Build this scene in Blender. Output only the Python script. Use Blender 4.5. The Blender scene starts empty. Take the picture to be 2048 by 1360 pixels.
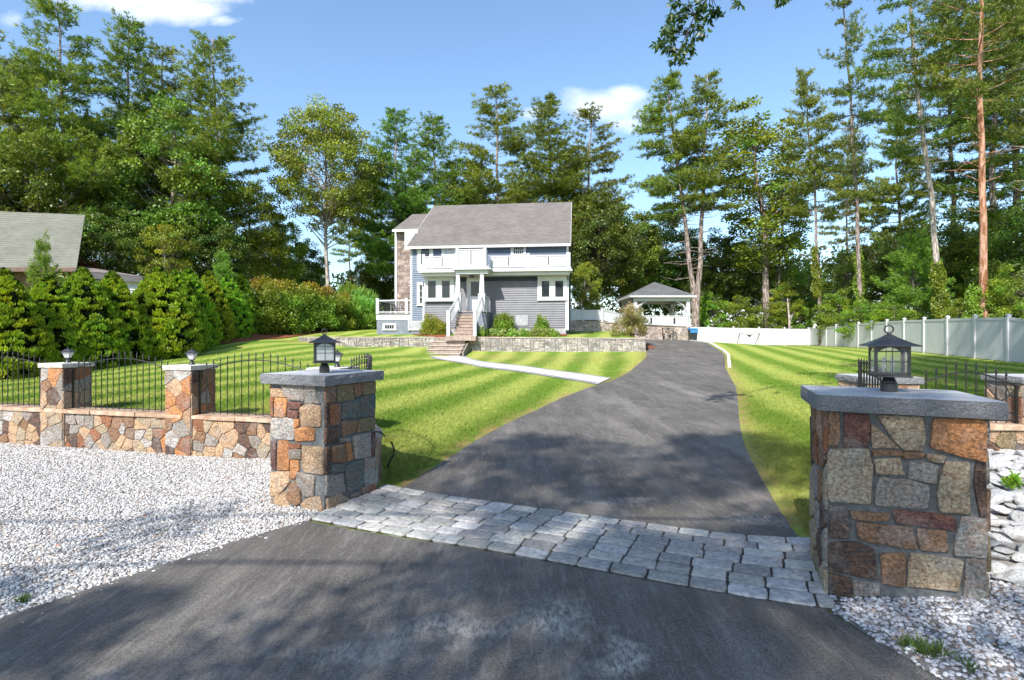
import bpy, math, random
import numpy as np
from mathutils import Vector, Matrix
random.seed(7)
R_ = np.random.default_rng(11)
sc = bpy.context.scene
col = sc.collection
F = 1100.0; HY = 672.0; CH = 1.7          # focal length in px of the 2048 px photo, horizon row, eye height
rad = math.radians

# ------------------------------------------------------------------ objects
def tag(o, label=None, cat=None, group=None, kind=None):
    if label: o['label'] = label
    if cat: o['category'] = cat
    if group: o['group'] = group
    if kind: o['kind'] = kind
    return o
def empty(name, loc, label=None, cat=None, group=None, rz=0.0):
    o = bpy.data.objects.new(name, None); col.objects.link(o)
    o.location = loc; o.rotation_euler = (0, 0, rz); o.empty_display_size = .2
    return tag(o, label, cat, group)
def copy_tree(o, parent=None):
    c = o.copy(); col.objects.link(c); c.parent = parent
    for ch in list(o.children): copy_tree(ch, c)
    return c
def meshobj(name, V, Fc, mat, parent=None, loc=(0,0,0), smooth=False, cols=None, mats=None, fm=None):
    """V (n,3) array, Fc list of index tuples or (m,k) array. cols: per-vertex rgb"""
    me = bpy.data.meshes.new(name)
    V = np.asarray(V, dtype=np.float32) - np.asarray(loc, dtype=np.float32)
    if isinstance(Fc, np.ndarray):
        n, k = Fc.shape
        me.vertices.add(len(V)); me.vertices.foreach_set('co', V.ravel())
        me.loops.add(n*k); me.loops.foreach_set('vertex_index', Fc.astype(np.int32).ravel())
        me.polygons.add(n); me.polygons.foreach_set('loop_start', np.arange(0, n*k, k, dtype=np.int32))
        me.polygons.foreach_set('loop_total', np.full(n, k, dtype=np.int32))
        me.update(calc_edges=True)
    else:
        me.from_pydata([tuple(v) for v in V.tolist()], [], Fc); me.update()
    if cols is not None:
        a = me.color_attributes.new('Col', 'FLOAT_COLOR', 'POINT')
        c = np.ones((len(V), 4), dtype=np.float32); c[:, :3] = cols
        a.data.foreach_set('color', c.ravel())
    for m in (mats or [mat]): me.materials.append(m)
    if fm is not None: me.polygons.foreach_set('material_index', np.asarray(fm, dtype=np.int32))
    if smooth: me.polygons.foreach_set('use_smooth', np.ones(len(me.polygons), dtype=bool))
    me.validate()
    o = bpy.data.objects.new(name, me); col.objects.link(o)
    if parent: o.parent = parent
    else: o.location = loc
    return o
class MB:
    def __init__(s): s.v = []; s.f = []; s.c = []; s.cc = (1, 1, 1)
    def add(s, vs, fs):
        n = len(s.v); s.v += [tuple(map(float, v)) for v in vs]; s.f += [tuple(i+n for i in f) for f in fs]
        s.c += [s.cc]*len(vs); return s
    def box(s, x0, x1, y0, y1, z0, z1):
        return s.add([(x0,y0,z0),(x1,y0,z0),(x1,y1,z0),(x0,y1,z0),(x0,y0,z1),(x1,y0,z1),(x1,y1,z1),(x0,y1,z1)],
            [(0,3,2,1),(4,5,6,7),(0,1,5,4),(1,2,6,5),(2,3,7,6),(3,0,4,7)])
    def prism(s, base, z0, z1):           # base: ccw list of (x,y); z0,z1 numbers or lists
        n = len(base); a = z0 if hasattr(z0,'__len__') else [z0]*n; b = z1 if hasattr(z1,'__len__') else [z1]*n
        vs = [(p[0],p[1],a[i]) for i,p in enumerate(base)] + [(p[0],p[1],b[i]) for i,p in enumerate(base)]
        return s.add(vs, [tuple(range(n-1,-1,-1)), tuple(range(n,2*n))] + [(i,(i+1)%n,n+(i+1)%n,n+i) for i in range(n)])
    def tube(s, pts, r, n=6, cap=True):
        P = [Vector(p) for p in pts]; rr = r if hasattr(r,'__len__') else [r]*len(P)
        vs = []; fs = []
        for i, p in enumerate(P):
            d = (P[min(i+1,len(P)-1)] - P[max(i-1,0)]).normalized()
            a = d.cross(Vector((0,0,1)) if abs(d.z) < .95 else Vector((1,0,0))).normalized(); b = d.cross(a)
            for k in range(n):
                t = 2*math.pi*k/n; vs.append(p + (a*math.cos(t)+b*math.sin(t))*rr[i])
        for i in range(len(P)-1):
            for k in range(n):
                fs.append((i*n+k, (i+1)*n+k, (i+1)*n+(k+1)%n, i*n+(k+1)%n))
        if cap: fs += [tuple(range(n)), tuple(range(len(vs)-1, len(vs)-n-1, -1))]
        return s.add(vs, fs)
    def lathe(s, prof, n=16, c=(0,0)):    # prof: (r,z)
        vs = [(c[0]+r*math.cos(2*math.pi*k/n), c[1]+r*math.sin(2*math.pi*k/n), z) for r, z in prof for k in range(n)]
        fs = [(i*n+k, i*n+(k+1)%n, (i+1)*n+(k+1)%n, (i+1)*n+k) for i in range(len(prof)-1) for k in range(n)]
        return s.add(vs, fs)
    def torus(s, c, Rr, r, ax='y', n=20, m=8):
        vs = []
        for i in range(n):
            a = 2*math.pi*i/n
            for k in range(m):
                b = 2*math.pi*k/m; q = Rr + r*math.cos(b); w = r*math.sin(b)
                if ax == 'y': p = (q*math.cos(a), w, q*math.sin(a))
                elif ax == 'z': p = (q*math.cos(a), q*math.sin(a), w)
                else: p = (w, q*math.cos(a), q*math.sin(a))
                vs.append((c[0]+p[0], c[1]+p[1], c[2]+p[2]))
        return s.add(vs, [(i*m+k, i*m+(k+1)%m, ((i+1)%n)*m+(k+1)%m, ((i+1)%n)*m+k) for i in range(n) for k in range(m)])
    def build(s, name, mat, parent=None, loc=(0,0,0), smooth=False, bevel=0, colors=False):
        o = meshobj(name, np.array(s.v), s.f, mat, parent, loc, smooth, np.array(s.c) if colors else None)
        if bevel:
            m = o.modifiers.new('b', 'BEVEL'); m.width = bevel; m.segments = 2; m.limit_method = 'ANGLE'
        return o

# ------------------------------------------------------------------ materials
def nd(nt, t, **k):
    n = nt.nodes.new(t)
    for a, b in k.items():
        if a == 'inp':
            for i, v in b.items(): n.inputs[i].default_value = v
        else: setattr(n, a, b)
    return n
def rgba(c): return (c[0], c[1], c[2], 1)
def mixc(nt, fac, a, b, mode='MIX'):
    n = nd(nt, 'ShaderNodeMix', data_type='RGBA', blend_type=mode)
    for sock, val in ((n.inputs[0], fac), (n.inputs[6], a), (n.inputs[7], b)):
        if hasattr(val, 'is_output'): nt.links.new(val, sock)
        elif hasattr(val, '__len__'): sock.default_value = rgba(val)
        else: sock.default_value = val
    return n.outputs[2]
def ramp(nt, fac, stops):
    n = nd(nt, 'ShaderNodeValToRGB'); e = n.color_ramp.elements
    while len(e) < len(stops): e.new(.5)
    for i, (p, c) in enumerate(stops):
        e[i].position = p; e[i].color = rgba(c) if hasattr(c, '__len__') else (c, c, c, 1)
    nt.links.new(fac, n.inputs[0]); return n.outputs[0]
def noise(nt, vec, scale, detail=4, rough=.55, dist=0):
    n = nd(nt, 'ShaderNodeTexNoise', inp={'Scale': scale, 'Detail': detail, 'Roughness': rough, 'Distortion': dist})
    nt.links.new(vec, n.inputs['Vector']); return n.outputs['Fac']
def mapping(nt, vec, scale=(1,1,1), rot=(0,0,0), loc=(0,0,0)):
    n = nd(nt, 'ShaderNodeMapping', inp={'Scale': scale, 'Rotation': rot, 'Location': loc})
    nt.links.new(vec, n.inputs[0]); return n.outputs[0]
def math_(nt, op, a, b=0.0, c=None):
    n = nd(nt, 'ShaderNodeMath', operation=op)
    for i, v in enumerate((a, b, c)):
        if v is None: continue
        if hasattr(v, 'is_output'): nt.links.new(v, n.inputs[i])
        else: n.inputs[i].default_value = v
    return n.outputs[0]
def newmat(name):
    m = bpy.data.materials.new(name); m.use_nodes = True; nt = m.node_tree
    b = nt.nodes['Principled BSDF']; tc = nd(nt, 'ShaderNodeTexCoord'); return m, nt, b, tc.outputs['Object']
def bumpit(nt, b, h, strength, dist=.01):
    n = nd(nt, 'ShaderNodeBump', inp={'Strength': strength, 'Distance': dist}); nt.links.new(h, n.inputs['Height'])
    nt.links.new(n.outputs[0], b.inputs['Normal'])
def mat(name, c1, c2=None, rough=.7, scale=5, bump=.0, bscale=None, bdist=.01, metal=0, attr=False, spec=.4, stretch=(1,1,1), detail=5, pos=(.35,.65)):
    m, nt, b, oc = newmat(name)
    b.inputs['Roughness'].default_value = rough; b.inputs['Metallic'].default_value = metal
    b.inputs['Specular IOR Level'].default_value = spec
    v = mapping(nt, oc, stretch)
    n = noise(nt, v, scale, detail)
    c = ramp(nt, n, [(pos[0], c1), (pos[1], c2 or c1)])
    if attr:
        a = nd(nt, 'ShaderNodeAttribute', attribute_name='Col'); c = mixc(nt, 1.0, c, a.outputs['Color'], 'MULTIPLY')
    nt.links.new(c, b.inputs['Base Color'])
    if bump: bumpit(nt, b, noise(nt, v, bscale or scale*4, 6, .65), bump, bdist)
    return m
WHITE = mat('white_vinyl', (.50,.51,.53), (.56,.56,.57), .45, 1.5)
WTRIM = mat('white_trim', (.47,.47,.48), (.54,.54,.54), .5, 3)
IRON = mat('black_iron', (.009,.008,.008), (.02,.017,.016), .42, 20, .2, 60, .002, spec=.5)
BRONZE = mat('dark_bronze', (.018,.02,.027), (.035,.034,.037), .38, 14, .15, 60, .002, spec=.6)
def stone_mat(name, bump=1.0, sc_=9, vein=.45):
    m, nt, b, oc = newmat(name); b.inputs['Roughness'].default_value = .82; b.inputs['Specular IOR Level'].default_value = .3
    a = nd(nt, 'ShaderNodeAttribute', attribute_name='Col').outputs['Color']
    w = mapping(nt, oc, (1, 1, 1.7), (0, .4, .3))
    n1 = noise(nt, w, sc_, 7, .68, 1.2); n2 = noise(nt, oc, sc_*6, 5, .7); n3 = noise(nt, oc, sc_*.45, 3)
    c = mixc(nt, math_(nt, 'MULTIPLY', ramp(nt, n1, [(.42, 0), (.62, 1)]), vein), a, (.28,.14,.07))
    c = mixc(nt, math_(nt, 'MULTIPLY', ramp(nt, n3, [(.5, 0), (.66, 1)]), .35), c, (.25,.26,.26))
    c = mixc(nt, 1.0, c, ramp(nt, n2, [(.3, .3), (.5, 1.0), (.7, 1.8)]), 'MULTIPLY')
    nt.links.new(c, b.inputs['Base Color'])
    h = math_(nt, 'ADD', math_(nt, 'MULTIPLY', n1, 1.6), math_(nt, 'MULTIPLY', n2, .6))
    bumpit(nt, b, h, bump, .02); return m
STONE = stone_mat('fieldstone', .9)
MORTAR = mat('mortar', (.095,.10,.105), (.165,.17,.175), .9, 30, .8, 90, .006)
MORTARW = mat('mortar_warm', (.14,.12,.10), (.24,.21,.18), .9, 30, .8, 90, .006)
def granite(name, c=(.42,.43,.46), bump=.3, sc_=160):
    m, nt, b, oc = newmat(name); b.inputs['Roughness'].default_value = .75
    n1 = noise(nt, oc, sc_, 3, .8); n2 = noise(nt, oc, 7, 5); n3 = noise(nt, mapping(nt, oc, (1,1,2)), 38, 6, .7)
    k = ramp(nt, n1, [(.3, .25), (.47, .9), (.6, 1.1), (.72, 1.5)])
    cc = mixc(nt, 1.0, k, c, 'MULTIPLY'); cc = mixc(nt, 1.0, cc, ramp(nt, n2, [(.3, .8), (.7, 1.12)]), 'MULTIPLY')
    nt.links.new(cc, b.inputs['Base Color']); bumpit(nt, b, n3, bump, .03); return m
GRANITE = granite('granite', (.50,.50,.52), .25); GRANITE_ROUGH = granite('granite_rockface', (.40,.40,.42), 1.6, 120)

# ------------------------------------------------------------------ terrain
CP = np.array([(0,-12,0),(-14,-6,0),(14,-6,0),(0,0,0),(-3,2,0),(3,1.2,.0),(-2,4.5,0),(0,4.5,0),(1.9,3.2,0),(2.0,4.2,0),(2.3,4.6,0),
 (-1.3,6.2,.0),(2.6,5.6,.03),(-1.3,7.2,.05),(-.6,8.6,.08),(3.2,8.6,.09),(.3,12,.13),(4.9,12,.15),(2.9,17,.26),(7.3,17,.28),
 (4.9,22,.48),(9,22,.52),(7,29,.88),(9.8,27.5,.83),(7.6,34,1.27),(11.6,34,1.28),(8.2,40,1.4),(12.5,40,1.38),(8.2,45,1.35),(12.6,45,1.34),
 (-2.8,8.4,.34),(-5,9,.38),(-7.5,9.6,.42),(-12,10.5,.4),(-20,12,.3),(-5,12,.5),(-9,20,.8),(-2,18,.34),(-13,28,1.35),(-9,28,1.15),
 (-5,24,.72),(-3.6,28.6,.60),(-1.8,26.4,.48),(1.1,21.2,.33),(-4.5,29.8,.95),(-9,30.8,1.05),(-13.2,31.6,1.5),(2,29.6,.84),(-1,29.2,.75),
 (-16,18,.4),(-16,24,.91),(-15.3,31,1.75),(-12,38,2.05),(-10.8,42,2.25),(-30,30,1.2),(-30,15,.4),(-9.5,36,1.95),
 (2.85,3.15,.17),(2.4,3.3,.07),(3.4,2.2,.08),(5,3,.22),(4,5.8,.36),(6,5.9,.4),(3.2,4.8,.15),(9,5.5,.4),(2.9,6.6,.08),
 (4.5,8,.27),(8,8,.38),(9,15,.42),(14,12,.46),(19.5,19,.6),(20.4,22.6,.63),(23.7,36.3,.87),(27,50,.85),(16,36,1.1),(15,44,1.15),(12.5,30,.93),
 (14,26,.72),(18,51,.85),(40,30,.9),(40,60,1),(-40,60,2.3),(0,60,2.2),(0,100,2.5),(80,100,2),(-80,100,2.5),(-100,0,0),(100,0,0),(0,-80,0),(0,220,3),(-200,150,3),(200,150,3)], float)
def phi(d2): return np.sqrt(d2 + .8)
_A = phi(((CP[:,None,:2]-CP[None,:,:2])**2).sum(-1)); _n = len(CP)
_M = np.zeros((_n+1,_n+1)); _M[:_n,:_n] = _A; _M[_n,:_n] = 1; _M[:_n,_n] = 1
_w = np.linalg.solve(_M, np.append(CP[:,2], 0))
def sm(t): t = np.clip(t, 0, 1); return t*t*(3-2*t)
GA = np.array((-7.33, 9.0)); GB = np.array((-4.86, 8.35)); gd = (GB-GA)/np.linalg.norm(GB-GA); gn = np.array((-gd[1], gd[0]))
GC = GA + gd*5.08
W0 = np.array((-13.2, 31.75)); W1 = np.array((7.0, 29.0)); wd = (W1-W0)/np.linalg.norm(W1-W0); wn = np.array((-wd[1], wd[0]))
HO = np.array((-6.36, 34.65)); hex_ = np.array((.9932,-.1162)); hey = np.array((.1162,.9932))
def H(x, y):
    x = np.asarray(x, float); y = np.asarray(y, float); sh = x.shape; xf = x.ravel(); yf = y.ravel()
    out = np.empty(len(xf))
    for i in range(0, len(xf), 20000):
        d = (xf[i:i+20000,None]-CP[None,:,0])**2 + (yf[i:i+20000,None]-CP[None,:,1])**2
        out[i:i+20000] = phi(d)@_w[:_n] + _w[_n]
    # gravel side of the garden wall on the left is lower than the lawn
    sd = (xf-GA[0])*gn[0] + (yf-GA[1])*gn[1]
    front = -.13*sm((-xf-1.9)/2.5)
    k = sm((-xf-1.55)/.35)
    out = out*(1-k) + k*(front + (out-front)*sm((sd-.17)/.2))
    # upper terrace behind the retaining wall
    sw = (xf-W0[0])*wn[0] + (yf-W0[1])*wn[1]; sx = (xf-W0[0])*wd[0] + (yf-W0[1])*wd[1]
    up = 1.56 + .24*sm((sw-.3)/3.2) + .25*sm((sw-4)/8)
    kk = sm((sw-.13)/.17)*sm((20.32-sx)/.3)*sm((sx+2.)/3.)*sm((48-yf)/3)
    out = out*(1-kk) + kk*np.maximum(up, out)
    return out.reshape(sh)
def h1(x, y): return float(H(np.array([x]), np.array([y]))[0])
def ray(px, py): return np.array(((px-1024)/F, 1.0, (HY-py)/F))
def atd(px, py, Y): r = ray(px, py); return (r[0]*Y, Y, CH + r[2]*Y)
def grd(px, Y): X = (px-1024)/F*Y; return (X, Y, h1(X, Y))
def drop(px, py):                       # where the ray meets the ground
    r = ray(px, py); Y = np.concatenate([np.arange(2, 12, .05), np.arange(12, 60, .2)])
    g = H(r[0]*Y, Y) - (CH + r[2]*Y); i = int(np.argmax(g > 0)); 
    if i == 0: i = 1
    t = g[i-1]/(g[i-1]-g[i]) if g[i-1] != g[i] else 0
    y = Y[i-1] + (Y[i]-Y[i-1])*t; return (r[0]*y, y)
def axis(segs):
    o = []
    for a, b, s in segs: o += list(np.arange(a, b, s))
    o.append(segs[-1][1]); return np.array(o)
# ------------------------------------------------------------------ driveway outline (world metres)
def ppoly(pts): return np.array([drop(*p) for p in pts])
DL = np.array([(-1.30,6.12),(-.62,8.55),(.05,10.6),(1.05,13.4),(2.1,15.7),(3.15,17.6),(4.4,20.6),(6.3,26.0),(7.12,29.2),(8.1,33.3),(8.7,38.),(9.0,44.3)])
DR = np.array([(2.42,4.52),(2.85,6.15),(3.36,7.85),(4.18,10.0),(5.35,12.9),(6.55,16.0),(8.3,21.3),(10.3,26.5),(11.2,29.5),(12.1,34.),(12.5,39.),(12.6,44.3)])
def resample(P, n):
    d = np.concatenate([[0], np.cumsum(np.linalg.norm(np.diff(P, axis=0), axis=1))])
    t = np.linspace(0, d[-1], n); Q = np.stack([np.interp(t, d, P[:,k]) for k in range(2)], 1)
    for _ in range(3): Q[1:-1] = (Q[:-2]+2*Q[1:-1]+Q[2:])/4
    return Q
def loft(name, A, B, n, m, lift, mat_, label=None, kind='structure', sk=0):
    A = resample(np.array(A, float), n); B = resample(np.array(B, float), n)
    t = np.linspace(0, 1, m)[None,:,None]; P = A[:,None,:]*(1-t) + B[:,None,:]*t
    Z = H(P[...,0], P[...,1]) + lift
    if sk: Z[:,0] -= sk; Z[:,-1] -= sk
    V = np.concatenate([P, Z[...,None]], 2).reshape(-1, 3)
    i = np.arange(n-1)[:,None]*m + np.arange(m-1)[None,:]; i = i.ravel()
    Fc = np.stack([i, i+1, i+m+1, i+m], 1)
    return tag(meshobj(name, V, Fc, mat_, smooth=True), label, None, None, kind)
def dl(y): return np.interp(y, DL[:,1], DL[:,0])
def dr(y): return np.interp(y, DR[:,1], DR[:,0])

# asphalt
def asphalt(name, stains):
    m, nt, b, oc = newmat(name); b.inputs['Roughness'].default_value = .78; b.inputs['Specular IOR Level'].default_value = .35
    al = mapping(nt, oc, (3.2, .45, 1), (0,0,rad(-24)*-1))
    n1 = noise(nt, al, .9, 6, .6, .6); n2 = noise(nt, oc, 1.1, 5, .6, .4); n3 = noise(nt, oc, 170, 2, .7); n4 = noise(nt, al, 7, 5, .7)
    c = ramp(nt, n1, [(.3, (.080,.072,.064)), (.55, (.116,.105,.095)), (.75, (.178,.162,.145))])
    c = mixc(nt, 1.0, c, ramp(nt, n2, [(.3, .8), (.7, 1.25)]), 'MULTIPLY')
    c = mixc(nt, 1.0, c, ramp(nt, n3, [(.3, .45), (.5, 1.0), (.62, 1.3), (.72, 2.8)]), 'MULTIPLY')
    c = mixc(nt, 1.0, c, ramp(nt, noise(nt, oc, 60, 4, .8), [(.35, .7), (.65, 1.35)]), 'MULTIPLY')
    c = mixc(nt, math_(nt, 'MULTIPLY', ramp(nt, n4, [(.52, 0), (.68, 1)]), .55), c, (.23,.215,.20))
    dn = nd(nt, 'ShaderNodeTexNoise', inp={'Scale': 1.6, 'Detail': 5.0, 'Roughness': .65}); nt.links.new(oc, dn.inputs['Vector'])
    off = nd(nt, 'ShaderNodeVectorMath', operation='SUBTRACT'); nt.links.new(dn.outputs['Color'], off.inputs[0]); off.inputs[1].default_value = (.5,.5,.5)
    ds = nd(nt, 'ShaderNodeVectorMath', operation='SCALE'); nt.links.new(off.outputs[0], ds.inputs[0]); ds.inputs['Scale'].default_value = 1.1
    pp = nd(nt, 'ShaderNodeVectorMath', operation='ADD'); nt.links.new(oc, pp.inputs[0]); nt.links.new(ds.outputs[0], pp.inputs[1])
    ng = noise(nt, mapping(nt, oc, (2.2,.8,1), (0,0,rad(20))), 16, 8, .8)
    for (x, y, rx, ry, an, st) in stains:
        q = mapping(nt, pp.outputs[0], (1,1,0), (0,0,0), (-x,-y,0)); q = mapping(nt, q, (1/rx,1/ry,0), (0,0,rad(an)))
        ln = nd(nt, 'ShaderNodeVectorMath', operation='LENGTH'); nt.links.new(q, ln.inputs[0])
        f = math_(nt, 'MULTIPLY', ramp(nt, ln.outputs['Value'], [(.1, 1), (1.0, 0)]), ramp(nt, ng, [(.42, .05), (.58, 1)]))
        c = mixc(nt, math_(nt, 'MULTIPLY', f, st), c, (.46,.43,.39))
    nt.links.new(c, b.inputs['Base Color'])
    bumpit(nt, b, math_(nt, 'ADD', n3, noise(nt, oc, 45, 4, .6)), .55, .006); return m
AS1 = asphalt('asphalt_drive', [(1.0,5.75,.75,.22,-25,.55),(2.25,5.1,.38,.25,-30,.75),(3.3,8.2,.5,1.6,-22,.2),(2.6,12.5,.35,3.2,-22,.35),(4.6,15,.3,3.5,-22,.3),(1.9,9.4,.3,2.4,-22,.22)])
AS2 = asphalt('asphalt_street', [(-.35,3.15,.62,.22,-12,.75),(.25,3.3,.42,.2,-25,.85),(.55,2.95,.22,.2,0,.9),(-.9,3.0,.5,.16,5,.55),(.25,2.6,.14,.6,-22,.5),(.85,2.5,.5,.2,0,.4),(-1.8,2.7,.9,.15,20,.35),(1.35,2.5,.2,.35,20,.45),(-.3,2.3,.3,.5,0,.4)])
loft('driveway', DL, DR, 120, 26, .022, AS1, 'grey asphalt driveway curving up to the house', sk=.03)
SL = [(-1.90,5.02),(-2.5,4.27),(-3.18,3.41),(-4.3,2.3),(-6.5,.4),(-10,-1.5),(-22,-5),(-22,-14)]
SR = [(1.93,3.40),(2.0,2.95),(2.06,2.7),(2.2,2.1),(2.7,1.3),(6,.2),(22,-2),(22,-14)]
loft('street', SL, SR, 150, 60, .016, AS2, 'dark dusty asphalt apron in front of the gate')
# terrain material
def grass_mat():
    m, nt, b, oc = newmat('lawn'); b.inputs['Roughness'].default_value = .85; b.inputs['Specular IOR Level'].default_value = .15
    sx = nd(nt, 'ShaderNodeSeparateXYZ'); wp = nd(nt, 'ShaderNodeNewGeometry'); nt.links.new(wp.outputs['Position'], sx.inputs[0])
    P = wp.outputs['Position']
    wob = math_(nt, 'MULTIPLY', noise(nt, P, .2, 2), .7)
    t = math_(nt, 'ADD', math_(nt, 'ADD', math_(nt, 'MULTIPLY', sx.outputs[0], .977), math_(nt, 'MULTIPLY', sx.outputs[1], -.215)), wob)
    s = math_(nt, 'SINE', math_(nt, 'MULTIPLY', t, math.pi/.82))
    n1 = noise(nt, P, 1.4, 6, .7); n2 = noise(nt, P, 14, 5, .75); n3 = noise(nt, P, .35, 4)
    f = math_(nt, 'ADD', math_(nt, 'MULTIPLY', s, 1.15), math_(nt, 'MULTIPLY', math_(nt, 'SUBTRACT', n1, .5), 2.2))
    f = math_(nt, 'ADD', math_(nt, 'MULTIPLY', f, .5), .5)
    c = ramp(nt, f, [(.05, (.145,.240,.026)), (.95, (.35,.40,.085))])
    c = mixc(nt, 1.0, c, ramp(nt, n2, [(.25, .62), (.75, 1.35)]), 'MULTIPLY')
    c = mixc(nt, math_(nt, 'MULTIPLY', ramp(nt, n3, [(.5, 0), (.7, 1)]), .22), c, (.30,.30,.07))
    a = nd(nt, 'ShaderNodeAttribute', attribute_name='Col').outputs['Color']; se = nd(nt, 'ShaderNodeSeparateColor'); nt.links.new(a, se.inputs[0])
    e = math_(nt, 'MULTIPLY', se.outputs[0], ramp(nt, noise(nt, P, 2.6, 5, .7), [(.40, 0), (.56, 1)]))
    c = mixc(nt, math_(nt, 'MULTIPLY', e, .75), c, (.40,.25,.11))
    nt.links.new(c, b.inputs['Base Color']); return m, nt, b, P
LAWN, _nt, _b, _P = grass_mat()
bumpit(_nt, _b, noise(_nt, _P, 45, 5, .8), .9, .04)
xs = axis([(-300,-60,12),(-60,-24,2),(-24,-14,.5),(-14,13,.22),(13,30,.5),(30,60,2),(60,301,12)])
ys = axis([(-80,-10,5),(-10,2,1),(2,12,.2),(12,28,.33),(28,36,.2),(36,52,.5),(52,100,3),(100,401,15)])
X, Y = np.meshgrid(xs, ys); Z = H(X, Y)
nx, ny = len(xs), len(ys)
i = (np.arange(ny-1)[:,None]*nx + np.arange(nx-1)[None,:]).ravel()
de = np.minimum(np.abs(X-dl(Y)), np.abs(X-dr(Y))); ed = np.exp(-(de/.24)**2)*((Y > 5) & (Y < 29))
ed += .95*np.exp(-(((X+1.2)/1.6)**2+((Y-28.2)/.7)**2)) + .5*np.exp(-(((X-3)/4)**2+((Y-26)/2.0)**2)) + .8*np.exp(-(((X+12)/1.2)**2+((Y-31)/.6)**2))
cols = np.zeros((nx*ny, 3)); cols[:,0] = np.clip(ed, 0, 1).ravel()
tag(meshobj('lawn', np.stack([X, Y, Z], 2).reshape(-1, 3), np.stack([i, i+1, i+nx+1, i+nx], 1), LAWN, smooth=True, cols=cols),
    'mown striped lawn around the driveway', None, None, 'structure')
# grass blades near the camera
def inpoly(P, poly):
    r = np.zeros(len(P), bool); q = np.array(poly); j = len(q)-1
    for i in range(len(q)):
        a, b = q[i], q[j]
        k = ((a[1] > P[:,1]) != (b[1] > P[:,1])) & (P[:,0] < (b[0]-a[0])*(P[:,1]-a[1])/(b[1]-a[1]+1e-12)+a[0]); r ^= k; j = i
    return r
N = 540000
Yb = 1/(R_.random(N)*(1/4.3-1/26)+1/26); Xb = (R_.random(N)*1.95-.93)*Yb
Xb += 0; P2 = np.stack([Xb, Yb], 1)
sdg = (P2-GA)@gn
inL = (Xb < dl(Yb)-.02) & (Yb > 5.6) & ((sdg > .3) | (Xb > -1.9)) 
wing = [(-2.35,7.9),(-1.85,7.45),(-1.55,6.8),(-1.42,6.05)]
inL &= ~((Xb < np.interp(-Yb, [-7.9,-7.45,-6.8,-6.05], [-2.35,-1.9,-1.56,-1.42])-.0) & (Yb < 7.7))
inR = (Xb > dr(Yb)+.04) & (Yb > 4.5) & ~((Yb < 6.45) & (Xb > 3.2+ (Yb-5)*.9)) & ~((Yb < 5.6) & (Xb > 2.9)) & ~((Xb > 4) & (Yb < 6.5))
pathc = np.array([(3.05,17.0),(1.1,21.2),(-1.8,26.4),(-3.6,28.7)])
pd = np.abs(Xb - np.interp(Yb, pathc[:,1], pathc[:,0])); onp = (Yb > 16) & (pd < 1.25) & (Xb < dl(Yb))
dry = np.exp(-(np.minimum(np.abs(Xb-dl(Yb)), np.abs(Xb-dr(Yb)))/.16)**2)
k = (inL | inR) & ~onp & (R_.random(N) > dry*.75)
Xb, Yb = Xb[k], Yb[k]; n = len(Xb); Zb = H(Xb, Yb)
hgt = (.022+.026*R_.random(n))*(1+.0*Yb); wdt = .0045*(Yb/6)*(.7+.6*R_.random(n)); an = R_.random(n)*6.283
lx = R_.normal(0, .022, n); ly = R_.normal(.004, .022, n)
c0 = np.stack([Xb, Yb, Zb-.004], 1); s_ = np.stack([np.cos(an)*wdt, np.sin(an)*wdt, 0*an], 1)
V = np.stack([c0-s_, c0+s_, c0+np.stack([lx, ly, hgt], 1)], 1).reshape(-1, 3)
cc = np.repeat(np.stack([dry[k]*.5, 0*dry[k], 0*dry[k]], 1), 3, 0)
tag(meshobj('grass_blades', V, np.arange(3*n).reshape(-1, 3), LAWN, cols=cc), 'short green grass blades of the lawn near the gate', 'grass', None, 'stuff')

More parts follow.
